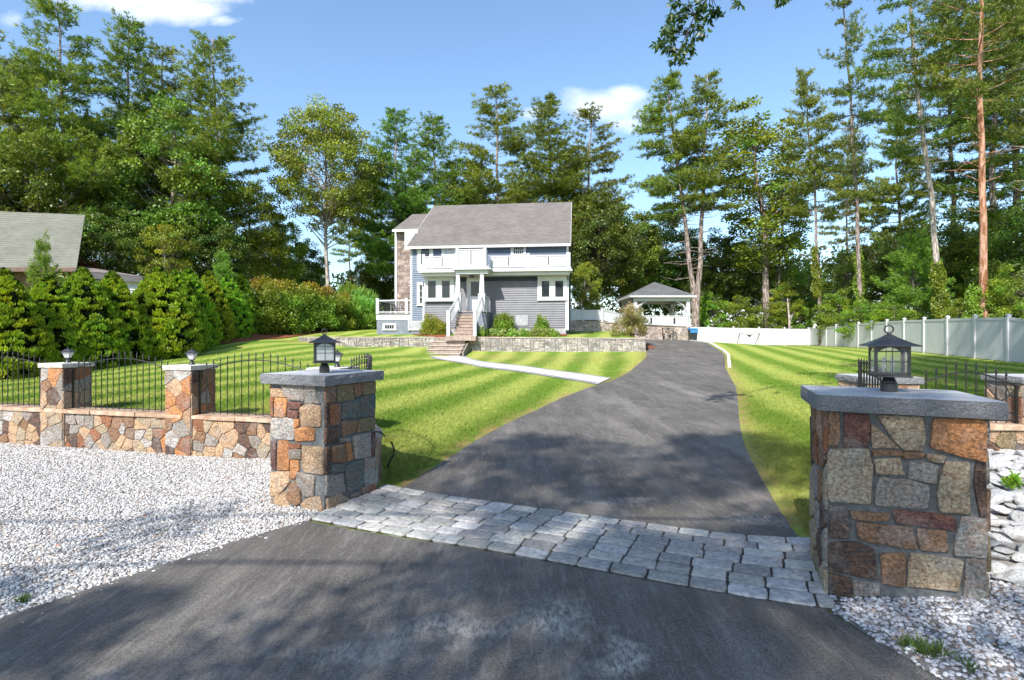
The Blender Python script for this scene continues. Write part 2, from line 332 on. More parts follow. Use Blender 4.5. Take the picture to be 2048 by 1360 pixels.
# ------------------------------------------------------------------ cobblestone strip
A0 = np.array((-1.88,5.06)); A1 = np.array((1.98,3.385)); ce = (A1-A0)/np.linalg.norm(A1-A0); cn = np.array((-ce[1], ce[0]))
BED = mat('cobble_joint', (.045,.04,.035), (.10,.085,.07), .95, 12, .6, 60, .01)
loft('cobble_bed', [A0, A0+cn*1.26+ce*.05], [A1+ce*.1, A1+cn*1.26+ce*.12], 20, 40, .012, BED, 'dark sandy bed between the cobbles')
def chaikin(P, it=2, w=.25):
    P = np.array(P, float)
    for _ in range(it):
        Q = np.roll(P, -1, 0); P = np.stack([P*(1-w)+Q*w, P*w+Q*(1-w)], 1).reshape(-1, 2)
    return P
mb = MB()
L = np.linalg.norm(A1-A0)
for r in range(7):
    t0 = .010 + r*.177; s = -.02 + (.17 if r % 2 else 0) + random.uniform(-.03,.03) + (0 if r else .06)
    if r % 2 or 1:
        first = True
    lim = L + .02 + .08*r/6
    if r % 2: # half stone at the start
        cells = [(-.02, s-.012)]
    else: cells = []
    while s < lim:
        w = random.uniform(.235,.30); e = min(s+w, lim)
        if lim-e < .09: e = lim
        cells.append((s, e-.015)); s = e
    for a, b_ in cells:
        if b_-a < .05: continue
        j = lambda q: random.uniform(-q, q)
        q = [(a+j(.006), t0+j(.005)), ((a+b_)/2, t0+j(.004)), (b_+j(.006), t0+j(.005)), (b_+j(.006), t0+.082), (b_+j(.006), t0+.152+j(.005)), ((a+b_)/2, t0+.153+j(.004)), (a+j(.006), t0+.152+j(.005)), (a+j(.006), t0+.082)]
        q = chaikin(q, 1, .16); c = q.mean(0); g = random.uniform(.7,1.3); mb.cc = (g*random.uniform(.97,1.03), g, g*random.uniform(.97,1.06))
        n_ = len(q); vs = []; tz = random.uniform(.012,.018)
        for kk, zz in ((1.0,-.01),(1.0,tz*.6),(.975,tz*.95),(.93,tz+.0003),(.45,tz+.0015+j(.001))):
            for p in q:
                w_ = c+(p-c)*kk; xy = A0+ce*w_[0]+cn*w_[1]; vs.append((xy[0], xy[1], h1(xy[0], xy[1])*0+zz+.012+ (j(.0015) if kk < 1 else 0)))
        vs.append((*(A0+ce*c[0]+cn*c[1]), tz+.0135))
        fs = [(l*n_+i, l*n_+(i+1)%n_, (l+1)*n_+(i+1)%n_, (l+1)*n_+i) for l in range(4) for i in range(n_)] + [(4*n_+i, 4*n_+(i+1)%n_, 5*n_) for i in range(n_)]
        mb.add(vs, fs)
COB = mat('cobble_granite', (.27,.262,.25), (.47,.455,.435), .8, 26, .9, 90, .012, attr=True)
V = np.array(mb.v); V[:,2] += H(V[:,0], V[:,1]); mb.v = V.tolist()
tag(mb.build('cobblestone_strip', COB, smooth=True, colors=True), 'grey granite cobblestone strip across the driveway between the pillars', None, None, 'structure')

# ------------------------------------------------------------------ gravel
def ico():
    t = (1+5**.5)/2
    v = np.array([(-1,t,0),(1,t,0),(-1,-t,0),(1,-t,0),(0,-1,t),(0,1,t),(0,-1,-t),(0,1,-t),(t,0,-1),(t,0,1),(-t,0,-1),(-t,0,1)], float); v /= np.linalg.norm(v[0])
    f = np.array([(0,11,5),(0,5,1),(0,1,7),(0,7,10),(0,10,11),(1,5,9),(5,11,4),(11,10,2),(10,7,6),(7,1,8),(3,9,4),(3,4,2),(3,2,6),(3,6,8),(3,8,9),(4,9,5),(2,4,11),(6,2,10),(8,6,7),(9,8,1)])
    return v, f
IV, IF = ico()
def scatter(name, XY, size, zoff, mat_, label, cat, kind, tones):
    n = len(XY); tv = R_.normal(1, .16, (n, 12, 1))*IV[None]
    sc3 = np.stack([size*R_.uniform(.75,1.35,n), size*R_.uniform(.65,1.0,n), size*R_.uniform(.4,.7,n)], 1)
    V = tv*sc3[:,None,:]; a = R_.random(n)*6.283; b = R_.normal(0,.35,n)
    ca, sa, cb, sb = np.cos(a)[:,None], np.sin(a)[:,None], np.cos(b)[:,None], np.sin(b)[:,None]
    x, y, z = V[...,0], V[...,1], V[...,2]; y, z = y*cb-z*sb, y*sb+z*cb; x, y = x*ca-y*sa, x*sa+y*ca
    Zg = H(XY[:,0], XY[:,1]) + zoff + size*.25 + R_.random(n)*size*.5
    V = np.stack([x+XY[:,:1], y+XY[:,1:], z+Zg[:,None]], 2).reshape(-1, 3)
    Fc = (IF[None]+12*np.arange(n)[:,None,None]).reshape(-1, 3)
    T = np.array(tones); w = T[:,3]/T[:,3].sum(); c = T[R_.choice(len(T), n, p=w), :3]*R_.uniform(.8,1.15,(n,1))
    return tag(meshobj(name, V, Fc, mat_, cols=np.repeat(c, 12, 0)), label, cat, None, kind)
GRAV = mat('gravel_stone', (.85,.85,.85), (1.1,1.1,1.1), .8, 60, .4, 150, .004, attr=True)
GBED = mat('gravel_dust', (.30,.29,.29), (.50,.49,.49), .95, 30, .9, 90, .02)
WS = [(-1.74,5.40),(-2.30,5.70),(-2.45,7.85),(-3.55,8.23),(-4.81,8.56),(-7.28,9.21),(-12,10.45),(-20,12.5)]
EL = [(-1.86,5.02),(-2.0,4.87),(-2.5,4.27),(-3.18,3.41),(-4.3,2.3),(-6.5,.4),(-10,-1.5),(-20,-4.5)]
loft('gravel_bed', WS, EL, 120, 50, .008, GBED, 'pale gravel bed left of the driveway')
N = 300000; P2 = np.stack([R_.uniform(-12.5,-1.75,N), R_.uniform(1.6,10.2,N)], 1)
P2 = P2[inpoly(P2, WS+EL[::-1])]; P2 = P2[(P2[:,0]/P2[:,1] > -1.45)]
P2 = P2[:128000]
q_ = resample(np.array(EL), 4000)[R_.integers(0, 2600, 420)]; P2 = np.concatenate([P2, q_+np.array((.41,-.91))*R_.exponential(.07, (420,1))])
scatter('white_gravel', P2, R_.uniform(.007,.0155,len(P2)), .006, GRAV, 'white crushed gravel left of the driveway', 'gravel', 'stuff',
    [(.58,.565,.555,6),(.46,.45,.44,4),(.31,.30,.30,2.4),(.40,.31,.25,1.2),(.15,.13,.12,1.2)])
WR = [(1.97,3.42),(2.12,3.8),(2.85,3.5),(3.2,3.5),(4.0,3.6),(5.0,3.4)]
ER = [(1.96,3.36),(2.02,2.95),(2.08,2.7),(2.22,2.1),(2.72,1.3),(3.8,.75)]
loft('gravel_bed', WR, ER, 60, 40, .008, mat('gravel_soil', (.13,.12,.11), (.26,.24,.23), .95, 14, .9, 80, .02), 'grey gravel bed in front of the right pillar')
N = 60000; P2 = np.stack([R_.uniform(1.9,5,N), R_.uniform(.8,3.6,N)], 1); P2 = P2[inpoly(P2, WR+ER[::-1])]
ex = np.exp(-np.abs(P2[:,0]-np.interp(P2[:,1],[1.3,2.1,2.7,2.95,3.4],[2.72,2.22,2.08,2.02,1.96]))/.12); P2 = P2[R_.random(len(P2)) > ex*.7][:20000]
scatter('grey_gravel', P2, R_.uniform(.008,.019,len(P2)), .004, GRAV, 'grey white gravel in front of the right pillar', 'gravel', 'stuff',
    [(.55,.55,.57,5),(.42,.42,.45,4),(.3,.3,.33,3),(.34,.26,.22,1)])
# pale rocks between right pillar and right garden wall
ROCK = mat('pale_rock', (.36,.37,.39), (.66,.65,.64), .85, 7, .8, 24, .02, pos=(.3,.6))
protos = []
for q in range(7):
    import bmesh
    bm = bmesh.new(); bmesh.ops.create_icosphere(bm, subdivisions=2, radius=1)
    s3 = (random.uniform(.9,1.3), random.uniform(.6,.9), random.uniform(.35,.6)); pl = [(Vector((random.gauss(0,1),random.gauss(0,1),random.gauss(0,1))).normalized(), random.uniform(.5,.8)) for _ in range(9)]
    for v in bm.verts:
        for nn, dd in pl:
            k = v.co.dot(nn)
            if k > dd: v.co -= nn*(k-dd)
        v.co.x *= s3[0]; v.co.y *= s3[1]; v.co.z *= s3[2]
    me = bpy.data.meshes.new('pale_rock'); bm.to_mesh(me); bm.free(); me.materials.append(ROCK); protos.append(me)
cnt = 0
tries = 0; placed = []
while cnt < 230 and tries < 9000:
    tries += 1
    x = random.uniform(2.85, 6.4); y = random.uniform(3.0, 6.1)
    if x/y > .97 or x < 2.8+.0*(y) or (y < 3.35 and x < 3.0) or x/y < .80: continue
    if x-2.776 < .438/.899*(y-3.22) and y < 3.9: continue
    s = random.uniform(.05,.125)*(1.1 if y > 3.8 else .8)
    if any((x-a)**2+(y-b)**2 < (.62*(s+c))**2 for a, b, c in placed): continue
    placed.append((x, y, s)); cnt += 1
    o = bpy.data.objects.new('pale_rock', random.choice(protos)); col.objects.link(o); o.location = (x, y, h1(x, y)+s*.2+random.uniform(0,.03))
    o.scale = (s,s,s); o.rotation_euler = (random.uniform(-.4,.4), random.uniform(-.4,.4), random.uniform(0,6.28))
    tag(o, 'pale angular rock in the bank behind the right stone pillar', 'rock', 'pale rocks banked behind the right pillar')
loft('soil_bed', [(2.7,3.3),(3.2,4.6),(3.8,5.9)], [(7.5,2.5),(7.5,4),(7.5,6.1)], 20, 30, .006, mat('rock_soil', (.22,.2,.19), (.34,.32,.31), .95, 8, .8, 40, .02), 'soil under the pale rocks')

# ------------------------------------------------------------------ fieldstone helpers
PAL = {'tan':(.44,.30,.19),'or':(.46,.205,.085),'gr':(.27,.255,.235),'sl':(.10,.135,.135),'dk':(.075,.055,.05),'ru':(.26,.11,.06),'ma':(.13,.06,.06),'ol':(.21,.17,.10),'lg':(.40,.39,.37),'gt':(.35,.285,.20),'br':(.22,.13,.08)}
def add_stone(mb, o3, ex, ez, en, poly, th, c, it=1, wcut=.1, grow=0.0):
    """poly in (u,v) on the plane o3+ex*u+ez*v, en outward normal"""
    P = np.array(poly, float).reshape(-1, 2)
    if grow:
        cg = P.mean(0); dd_ = P-cg; P = cg+dd_*(1+grow/np.maximum(np.linalg.norm(dd_, axis=1, keepdims=True), .02))
    Q = np.roll(P, -1, 0); P = np.stack([P, (P+Q)/2+R_.normal(0, .004, P.shape)], 1).reshape(-1, 2)
    P = chaikin(P, it, wcut)
    if sum(P[i,0]*P[(i+1)%len(P),1]-P[(i+1)%len(P),0]*P[i,1] for i in range(len(P))) < 0: P = P[::-1]
    cen = P.mean(0); n = len(P); sz = math.sqrt(max(1e-6, np.ptp(P[:,0])*np.ptp(P[:,1]))); ins = min(.3, .008/sz*2)
    vs = []; tilt = np.array((random.uniform(-.04,.04), random.uniform(-.04,.04)))
    for k, d in ((1.0,-.01),(1.0,th*.72),(1-ins*.4,th*.94),(1-ins,th),(.6,th*1.0),(.3,th*1.02)):
        for p in P:
            q = cen+(p-cen)*k; dd = d + ((q-cen)@tilt if d > 0 else 0) + (random.uniform(-.0035,.0035) if k < 1 else random.uniform(-.002,.002))
            vs.append(o3+ex*q[0]+ez*q[1]+en*dd)
    vs.append(o3+ex*cen[0]+ez*cen[1]+en*th*1.1)
    fs = [(l*n+i, l*n+(i+1)%n, (l+1)*n+(i+1)%n, (l+1)*n+i) for l in range(5) for i in range(n)] + [(5*n+i, 5*n+(i+1)%n, 6*n) for i in range(n)]
    if np.dot(np.cross(ex, ez), en) < 0: fs = [f[::-1] for f in fs]
    g = random.uniform(.88,1.12); mb.cc = tuple(x*g for x in c); mb.add(vs, fs); mb.cc = (1,1,1)
def clip(poly, n, d):
    out = []
    for i in range(len(poly)):
        a, b = poly[i], poly[(i+1)%len(poly)]; fa, fb = a@n-d, b@n-d
        if fa <= 0: out.append(a)
        if (fa < 0) != (fb < 0) and fa != fb: out.append(a+(b-a)*(fa/(fa-fb)))
    return out
def voronoi(w, h, size, gap, ax=1.0, rng=R_, relax=1):
    nx_ = max(1, round(w/(size*ax))); ny_ = max(1, round(h/size)); S = []
    for j in range(ny_):
        for i in range(nx_): S.append(((i+.5+(.25 if j % 2 else -.25)+rng.uniform(-.42,.42))*w/nx_, (j+.5+rng.uniform(-.42,.42))*h/ny_))
    S = np.array(S); out = []
    for i, p in enumerate(S):
        poly = [np.array(q, float) for q in ((0,0),(w,0),(w,h),(0,h))]
        D = S-p; dd = (D[:,0]/ax)**2+D[:,1]**2
        for j in np.argsort(dd)[1:14]:
            dv = np.array((D[j,0]/ax**2, D[j,1])); nn = dv/np.linalg.norm(dv); mid = (p+S[j])/2
            poly = clip(poly, nn, mid@nn-gap/2)
            if len(poly) < 3: break
        if len(poly) >= 3:
            P = np.array(poly)
            if np.ptp(P[:,0]) > .02 and np.ptp(P[:,1]) > .02: out.append(P)
    return out
def face_frame(a, b, z0):
    a3 = np.array((a[0],a[1],z0)); d = np.array((b[0]-a[0], b[1]-a[1], 0.)); w = np.linalg.norm(d); ex = d/w
    return a3, ex, np.array((0,0,1.)), np.array((ex[1], -ex[0], 0.)), w
def stone_face(mb, a, b, z0, z1, size, gap, th, pal, ax=1.0, it=1):
    o3, ex, ez, en, w = face_frame(a, b, z0)
    for P in voronoi(w, z1-z0, size, gap, ax): add_stone(mb, o3, ex, ez, en, P, th*random.uniform(.7,1.3), PAL[random.choice(pal)], it, .1)
WARM = ['tan','tan','or','br','gt','gr','gr','gt','br','tan','lg','ru','dk']
SIDE = ['gr','br','ol','gt','sl','dk','tan','ru']
def pillar(corners, z0, z1, name, faces, label, cat='pillar', mortar=None, group=None, back=None, size=.2, th=.02, gap=.022, pal=SIDE):
    """corners ccw (seen from above) starting at near-left; faces: dict edge index -> traced (poly px list, colour)"""
    C = [np.array(c) for c in corners]; cen = sum(C)/4
    root = empty(name, (cen[0], cen[1], z0), label, cat, group)
    mb = MB(); mb.prism([c for c in corners], z0-.3, z1)
    mb.build('mortar_core', mortar or MORTAR, root, tuple(root.location))
    mb = MB()
    for e in range(4):
        a, b = C[e], C[(e+1)%4]; o3, ex, ez, en, w = face_frame(a, b, z0)
        if e in faces:
            tr, sx_, ox, oy = faces[e]
            for cname, pts in tr:
                P = []
                for i in range(0, len(pts), 2):
                    px = ox+pts[i]/sx_; py = oy+pts[i+1]/sx_; r = ray(px, py); den = r[:2]@en[:2]; t = (o3[:2]@en[:2])/den
                    pt = np.array((r[0]*t, t, CH+r[2]*t)); P.append((min(max((pt-o3)@ex, .004), w-.004), pt[2]-z0))
                add_stone(mb, o3, ex, ez, en, P, th*random.uniform(.8,1.4), PAL[cname], 1, .12, .005)
        else: stone_face(mb, a, b, z0-.05, z1-.005, size, gap, th*.8, pal)
    mb.build('stones', STONE, root, tuple(root.location), smooth=True, colors=True)
    return root
def slab(corners, z0, z1, over, parent, mat_top=GRANITE, mat_side=GRANITE_ROUGH, name='cap', n=14, rough=.012):
    C = np.array(corners); cen = C.mean(0)
    E = []
    for i in range(4):
        p, q, r = C[i-1], C[i], C[(i+1)%4]; u = (q-p)/np.linalg.norm(q-p); v = (q-r)/np.linalg.norm(q-r); E.append(q+(u+v)*over)
    ring = []
    for i in range(4):
        a, b = E[i], E[(i+1)%4]
        for k in range(n): ring.append(a+(b-a)*k/n)
    ring = np.array(ring); N_ = len(ring); vs = []; c2 = ring.mean(0)
    lv = [(z0,.0,.0),(z0+(z1-z0)*.3,.9,0),(z0+(z1-z0)*.65,1,0),(z1-.004,.2,0),(z1,-.25,0)]
    for z, amp, _ in lv:
        for p in ring:
            d = (p-c2)/np.linalg.norm(p-c2); off = random.uniform(-.2,1)*rough*amp; vs.append((*(p+d*off), z+(random.uniform(-.004,.004) if 0 < amp < 1 else 0)))
    fs = []; fm = []
    for l in range(len(lv)-1):
        for i in range(N_): fs.append((l*N_+i, l*N_+(i+1)%N_, (l+1)*N_+(i+1)%N_, (l+1)*N_+i)); fm.append(1)
    fs.append(tuple(range((len(lv)-1)*N_, len(lv)*N_))); fm.append(0); fs.append(tuple(range(N_-1,-1,-1))); fm.append(0)
    return meshobj(name, np.array(vs), fs, None, parent, tuple(parent.location), False, None, [mat_top, mat_side], fm)

# ------------------------------------------------------------------ the two big gate pillars
RN = np.array((2.049,3.572)); RR = np.array((2.776,3.2175)); RD = np.array((.355,.935))*.62
TR = [('br',[207,450,255,452,260,530,252,600,208,590]),('ma',[282,455,390,460,395,560,385,600,275,600]),('gt',[402,500,470,560,520,605,405,605]),('gt',[425,462,625,470,635,560,620,615,545,612,500,570]),
('or',[672,478,926,484,922,665,800,640,658,600]),('br',[405,612,530,615,535,638,410,640]),('br',[545,622,628,625,622,650,540,650]),('gt',[640,630,722,640,712,668,650,655]),('gt',[207,612,385,607,405,680,395,850,205,835]),
('gt',[410,655,525,648,545,720,420,715]),('gr',[565,662,690,680,685,760,560,735]),('gt',[725,665,828,668,828,892,700,880,690,790]),('dk',[855,670,920,675,918,905,875,900,850,760]),('gr',[440,728,560,740,650,770,640,868,415,855,425,760]),
('dk',[215,855,290,855,312,950,300,998,215,995]),('br',[312,878,478,890,475,920,315,912]),('ma',[488,875,600,885,760,905,760,965,640,945,510,935]),('br',[335,925,575,950,600,1050,350,1005]),('br',[600,955,725,965,738,1060,615,1050]),
('gr',[795,905,918,915,915,1085,760,1070,770,985]),('dk',[212,1020,330,1015,410,1050,425,1185,215,1140]),('br',[437,1068,548,1065,545,1210,445,1195]),('gt',[575,1065,800,1095,780,1230,555,1210,560,1110]),
('gr',[815,1090,908,1085,905,1280,800,1275]),('dk',[215,1150,310,1175,310,1255,212,1262]),('gr',[320,1185,430,1200,430,1250,320,1245])]
rp = pillar([RN, RR, RR+RD, RN+RD], 0, 1.222, 'stone_pillar', {0:(TR,2.193,1560,620)}, 'large fieldstone gate pillar in the right foreground with granite cap and bronze lantern')
slab([RN, RR, RR+RD, RN+RD], 1.222, 1.322, .07, rp)
LN = np.array((-1.809,5.305)); LL = np.array((-2.445,5.59)); LR = np.array((-1.5,5.995))
TF = [('tan',[205,445,270,447,300,500,205,497]),('gr',[275,412,418,420,418,527,330,515,300,480]),('gr',[425,425,495,425,500,500,525,540,425,545]),('ru',[205,503,225,503,225,625,207,622]),('or',[230,503,308,510,303,625,230,625]),
('ma',[318,527,412,537,380,577,318,575]),('ma',[318,582,385,590,383,630,320,632]),('tan',[395,565,450,545,525,560,528,690,405,688]),('lg',[212,635,355,632,355,775,240,770,210,735]),('or',[362,640,390,640,390,685,358,700]),
('or',[362,705,440,695,488,705,485,780,365,785]),('ma',[208,780,240,785,238,970,208,960]),('or',[250,780,318,785,325,970,250,968]),('ru',[328,800,395,800,395,830,330,830]),('gr',[328,838,402,838,400,900,330,900]),
('tan',[410,815,540,822,545,1000,430,985,408,960]),('or',[335,905,385,910,388,970,360,1030,333,1020]),('tan',[210,985,325,980,325,1050,250,1135,208,1135]),('gr',[380,985,430,1000,490,1010,480,1140,420,1140,370,1040]),
('br',[350,1040,395,1090,400,1180,370,1200,310,1150,320,1070]),('tan',[235,1140,290,1110,340,1225,235,1230]),('tan',[400,1190,450,1150,520,1145,545,1240,450,1240]),('gr',[203,1140,230,1142,230,1226,203,1226])]
TS = [('br',[545,425,615,425,610,530,545,540]),('ol',[625,415,720,410,725,515,625,530]),('br',[728,410,780,405,778,485,730,495]),('ol',[785,402,870,398,870,470,790,485]),('sl',[655,535,770,500,770,630,650,640]),
('sl',[775,495,868,480,866,620,775,632]),('ru',[575,545,645,545,635,680,575,680]),('dk',[535,545,568,545,565,690,535,690]),('br',[655,650,755,655,740,720,655,755]),('ol',[765,640,868,628,866,710,750,730]),
('dk',[538,700,630,690,635,795,538,810]),('gr',[645,765,710,760,700,790,645,790]),('gr',[725,750,840,725,842,885,735,900]),('br',[585,820,670,800,685,880,675,925,585,920]),('or',[680,800,710,795,725,900,690,910]),
('sl',[580,935,670,930,665,980,582,990]),('sl',[675,940,790,900,805,1060,700,1115,680,1040]),('gr',[800,895,868,885,866,1060,808,1085]),('gr',[545,1005,660,990,680,1110,560,1145,545,1130]),('tan',[555,1160,640,1120,715,1165,710,1185,560,1235]),
('br',[710,1125,770,1110,775,1150,725,1165]),('ru',[780,1085,868,1060,868,1110,790,1140]),('ma',[848,735,868,725,866,880,850,880]),('dk',[543,825,572,820,568,990,545,1000])]
lp = pillar([LL, LN, LR, LL+(LR-LN)], 0, 1.222, 'stone_pillar', {0:(TF,3.238,480,640), 1:(TS,3.238,480,640)}, 'large fieldstone gate pillar left of the driveway with granite cap and arched lantern')
slab([LL, LN, LR, LL+(LR-LN)], 1.222, 1.322, .07, lp)

# ------------------------------------------------------------------ garden walls with posts, iron fence panels
LEDGE = mat('ledge_stone', (.30,.17,.10), (.50,.38,.28), .85, 6, .6, 30, .01)
def wall_run(a, b, z0a, z1, thick, label, front_pal=WARM, size=.19, both=False):
    a = np.array(a); b = np.array(b); d = (b-a)/np.linalg.norm(b-a); n = np.array((-d[1], d[0]))
    root = empty('garden_wall', (*((a+b)/2), z0a), label, 'wall')
    loc = tuple(root.location)
    MB().prism([a+n*.02, b+n*.02, b+n*thick, a+n*thick], z0a-.35, z1-.06).build('mortar_core', MORTARW, root, loc)
    mb = MB(); stone_face(mb, a+n*.02, b+n*.02, z0a-.12, z1-.065, size, .009, .02, front_pal)
    stone_face(mb, b+n*thick, a+n*thick, z1-.5, z1-.065, size, .018, .015, front_pal)
    mb.build('stones', STONE, root, loc, smooth=True, colors=True)
    mb = MB(); L_ = np.linalg.norm(b-a); s = 0
    while s < L_-.02:
        e = min(L_, s+random.uniform(.3,.6)); j = random.uniform(-.012,.012); zt = z1+random.uniform(-.006,.006)
        p0, p1 = a+d*(s+.003), a+d*(e-.003); mb.prism([p0+n*(-.03+j), p1+n*(-.03+j), p1+n*(thick+.03), p0+n*(thick+.03)], z1-.06, zt); s = e
    mb.build('ledge', LEDGE, root, loc, bevel=.006)
    return root
def post(a, z0, z1, w, label, d=gd, n=gn, group=None, capm=None):
    """a = front-right corner of the post"""
    a = np.array(a); c = [a-d*w, a, a+n*w, a-d*w+n*w]
    r = pillar(c, z0, z1-.07, 'stone_post', {}, label, 'stone post', MORTARW, group, size=.2, th=.016, gap=.009, pal=WARM)
    if capm: slab(c, z1-.07, z1, .03, r, *capm, rough=.012); return r
    slab(c, z1-.07, z1, .03, r, mat('cap_stone', (.5,.47,.42), (.68,.65,.6), .85, 8, .5, 30, .01), mat('cap_edge', (.42,.38,.33), (.6,.56,.5), .85, 10, .9, 40, .015), rough=.006)
    return r
ftip = [( .0,.0),(.007,.004),(.012,.012),(.007,.02),(.006,.026),(.014,.038),(.010,.055),(.0035,.085),(.0,.098)]
def iron_panel(pts, zb, ze, zm, label, name='iron_fence_panel', spacing=.125, r=.007):
    P = np.array(pts, float); d = np.concatenate([[0], np.cumsum(np.linalg.norm(np.diff(P, axis=0), axis=1))]); L_ = d[-1]
    at = lambda t: np.array([np.interp(t, d, P[:,k]) for k in range(2)])
    zt = lambda t: ze + (zm-ze)*math.sin(math.pi*min(max(t/L_,0),1))
    root = empty(name, (*at(L_/2), zb), label, 'fence panel'); loc = tuple(root.location)
    n = max(4, round(L_/spacing))
    mb = MB(); mb.tube([(*at(L_*i/24), zt(L_*i/24)) for i in range(25)], .0085, 6); mb.build('top_rail', IRON, root, loc)
    mb = MB(); mb.tube([(*at(L_*i/8), zb+.035) for i in range(9)], .0085, 6); mb.build('bottom_rail', IRON, root, loc)
    for t in (0, L_):
        mb = MB(); x, y = at(t); mb.box(x-.012, x+.012, y-.012, y+.012, zb-.01, zt(t)+.01); mb.build('end_post', IRON, root, loc)
    for i in range(1, n):
        t = L_*i/n; x, y = at(t); z = zt(t); mb = MB(); mb.tube([(x,y,zb+.01),(x,y,z+.04)], r, 6); mb.lathe([(a, z+.035+b) for a, b in ftip], 6, (x,y)); mb.build('picket', IRON, root, loc)
    return root
WT = .50
wall_run(GA-gd*4.6, GC-gd*.1, -.14, WT, .36, 'low orange and grey fieldstone garden wall left of the driveway')
pw = .47
off = -gn*.02
post(GA-gd*5.1+off, -.14, 1.24, pw, 'stone post at the far left end of the left garden wall, outside the lamps')
post(GA-gd*2.55+off+gd*.0, -.14, 1.24, pw, 'stone post left of the left lamp post') if False else None
post(GA+off, -.14, 1.25, pw, 'stone post of the left garden wall, the leftmost with a small lamp', group='posts of the left garden wall')
post(GB+off, -.14, 1.25, pw, 'stone post of the left garden wall, middle one with a small lamp', group='posts of the left garden wall')
post(GC+off, -.14, 1.25, pw, 'stone post of the left garden wall, half hidden behind the big left pillar', group='posts of the left garden wall')
fo = gn*.13
iron_panel([GA-gd*(pw+2.1)+fo, GA-gd*pw+fo], WT, 1.17, 1.33, 'arched black iron fence panel at the left edge of the picture')
iron_panel([GA+gd*.02+fo, GB-gd*pw+fo], WT, 1.15, 1.34, 'arched black iron fence panel between the two small lamp posts')
iron_panel([GB+gd*.02+fo, GC-gd*(pw)+fo], WT, 1.15, 1.34, 'arched black iron fence panel between middle lamp post and left gate pillar')
# wing walls
def wing_wall(P, z0, z1, thick, label):
    P = resample(np.array(P, float), 9); root = empty('wing_wall', (*P[4], z0), label, 'wall'); loc = tuple(root.location)
    T = np.gradient(P, axis=0); T /= np.linalg.norm(T, axis=1)[:,None]; Nn = np.stack([T[:,1], -T[:,0]], 1)
    core = MB(); st = MB(); lg = MB()
    for i in range(8):
        a, b = P[i], P[i+1]; na, nb = Nn[i], Nn[i+1]
        core.prism([a-na*(thick-.0), a, b, b-nb*thick][::-1] if False else [a, b, b-nb*thick, a-na*thick], z0-.3, z1-.06) if False else core.prism([a-na*thick, b-nb*thick, b, a][::-1], z0-.3, z1-.06)
        stone_face(st, a, b, z0-.05, z1-.065, .17, .014, .016, WARM); stone_face(st, b-nb*thick, a-na*thick, z0-.05, z1-.065, .17, .014, .016, WARM)
        lg.prism([a+na*.03, b+nb*.03, b-nb*(thick+.03), a-na*(thick+.03)][::-1], z1-.06, z1)
    core.build('mortar_core', MORTARW, root, loc); st.build('stones', STONE, root, loc, smooth=True, colors=True); lg.build('ledge', LEDGE, root, loc)
wing_wall([(-1.52,6.05),(-1.55,6.5),(-1.62,6.9),(-1.85,7.3),(-2.28,7.72)], 0, .54, .28, 'short curved fieldstone wing wall behind the left gate pillar')
iron_panel([(-1.68,6.35),(-1.72,6.75),(-1.9,7.15),(-2.25,7.6)], .54, 1.26, 1.36, 'curved iron fence section just right of the left lantern', spacing=.09)
ed_ = np.array((.998,-.06)); en_ = np.array((.06,.998))
wall_run((4.25,6.02), (8.6,5.75), .30, .74, .34, 'low fieldstone garden wall at the right edge of the picture', SIDE+WARM)
post((4.42,5.97), .1, 1.25, .55, 'wide stone post behind the right gate pillar and its lantern', ed_, en_, capm=(GRANITE, GRANITE_ROUGH))
post((6.05,5.95), .1, 1.255, .5, 'stone post cut by the right edge of the picture', ed_, en_, capm=(GRANITE, GRANITE_ROUGH))
wing_wall([(4.15,6.2),(3.8,5.75),(3.5,5.3),(3.28,4.85),(3.1,4.4)][::-1], .05, .62, .28, 'curved fieldstone wing wall behind the right gate pillar')
iron_panel([(3.80,6.0),(3.50,5.55),(3.35,5.1),(3.2,4.7)], .62, 1.28, 1.36, 'curved iron fence section just left of the right lantern', spacing=.09)
iron_panel([(4.47,6.08),(5.52,6.02)], .74, 1.15, 1.30, 'small arched iron fence panel right of the right lantern', spacing=.105)
iron_panel([(5.55,5.88),(7.7,5.8)], .74, 1.22, 1.15, 'iron fence panel running out at the right edge')

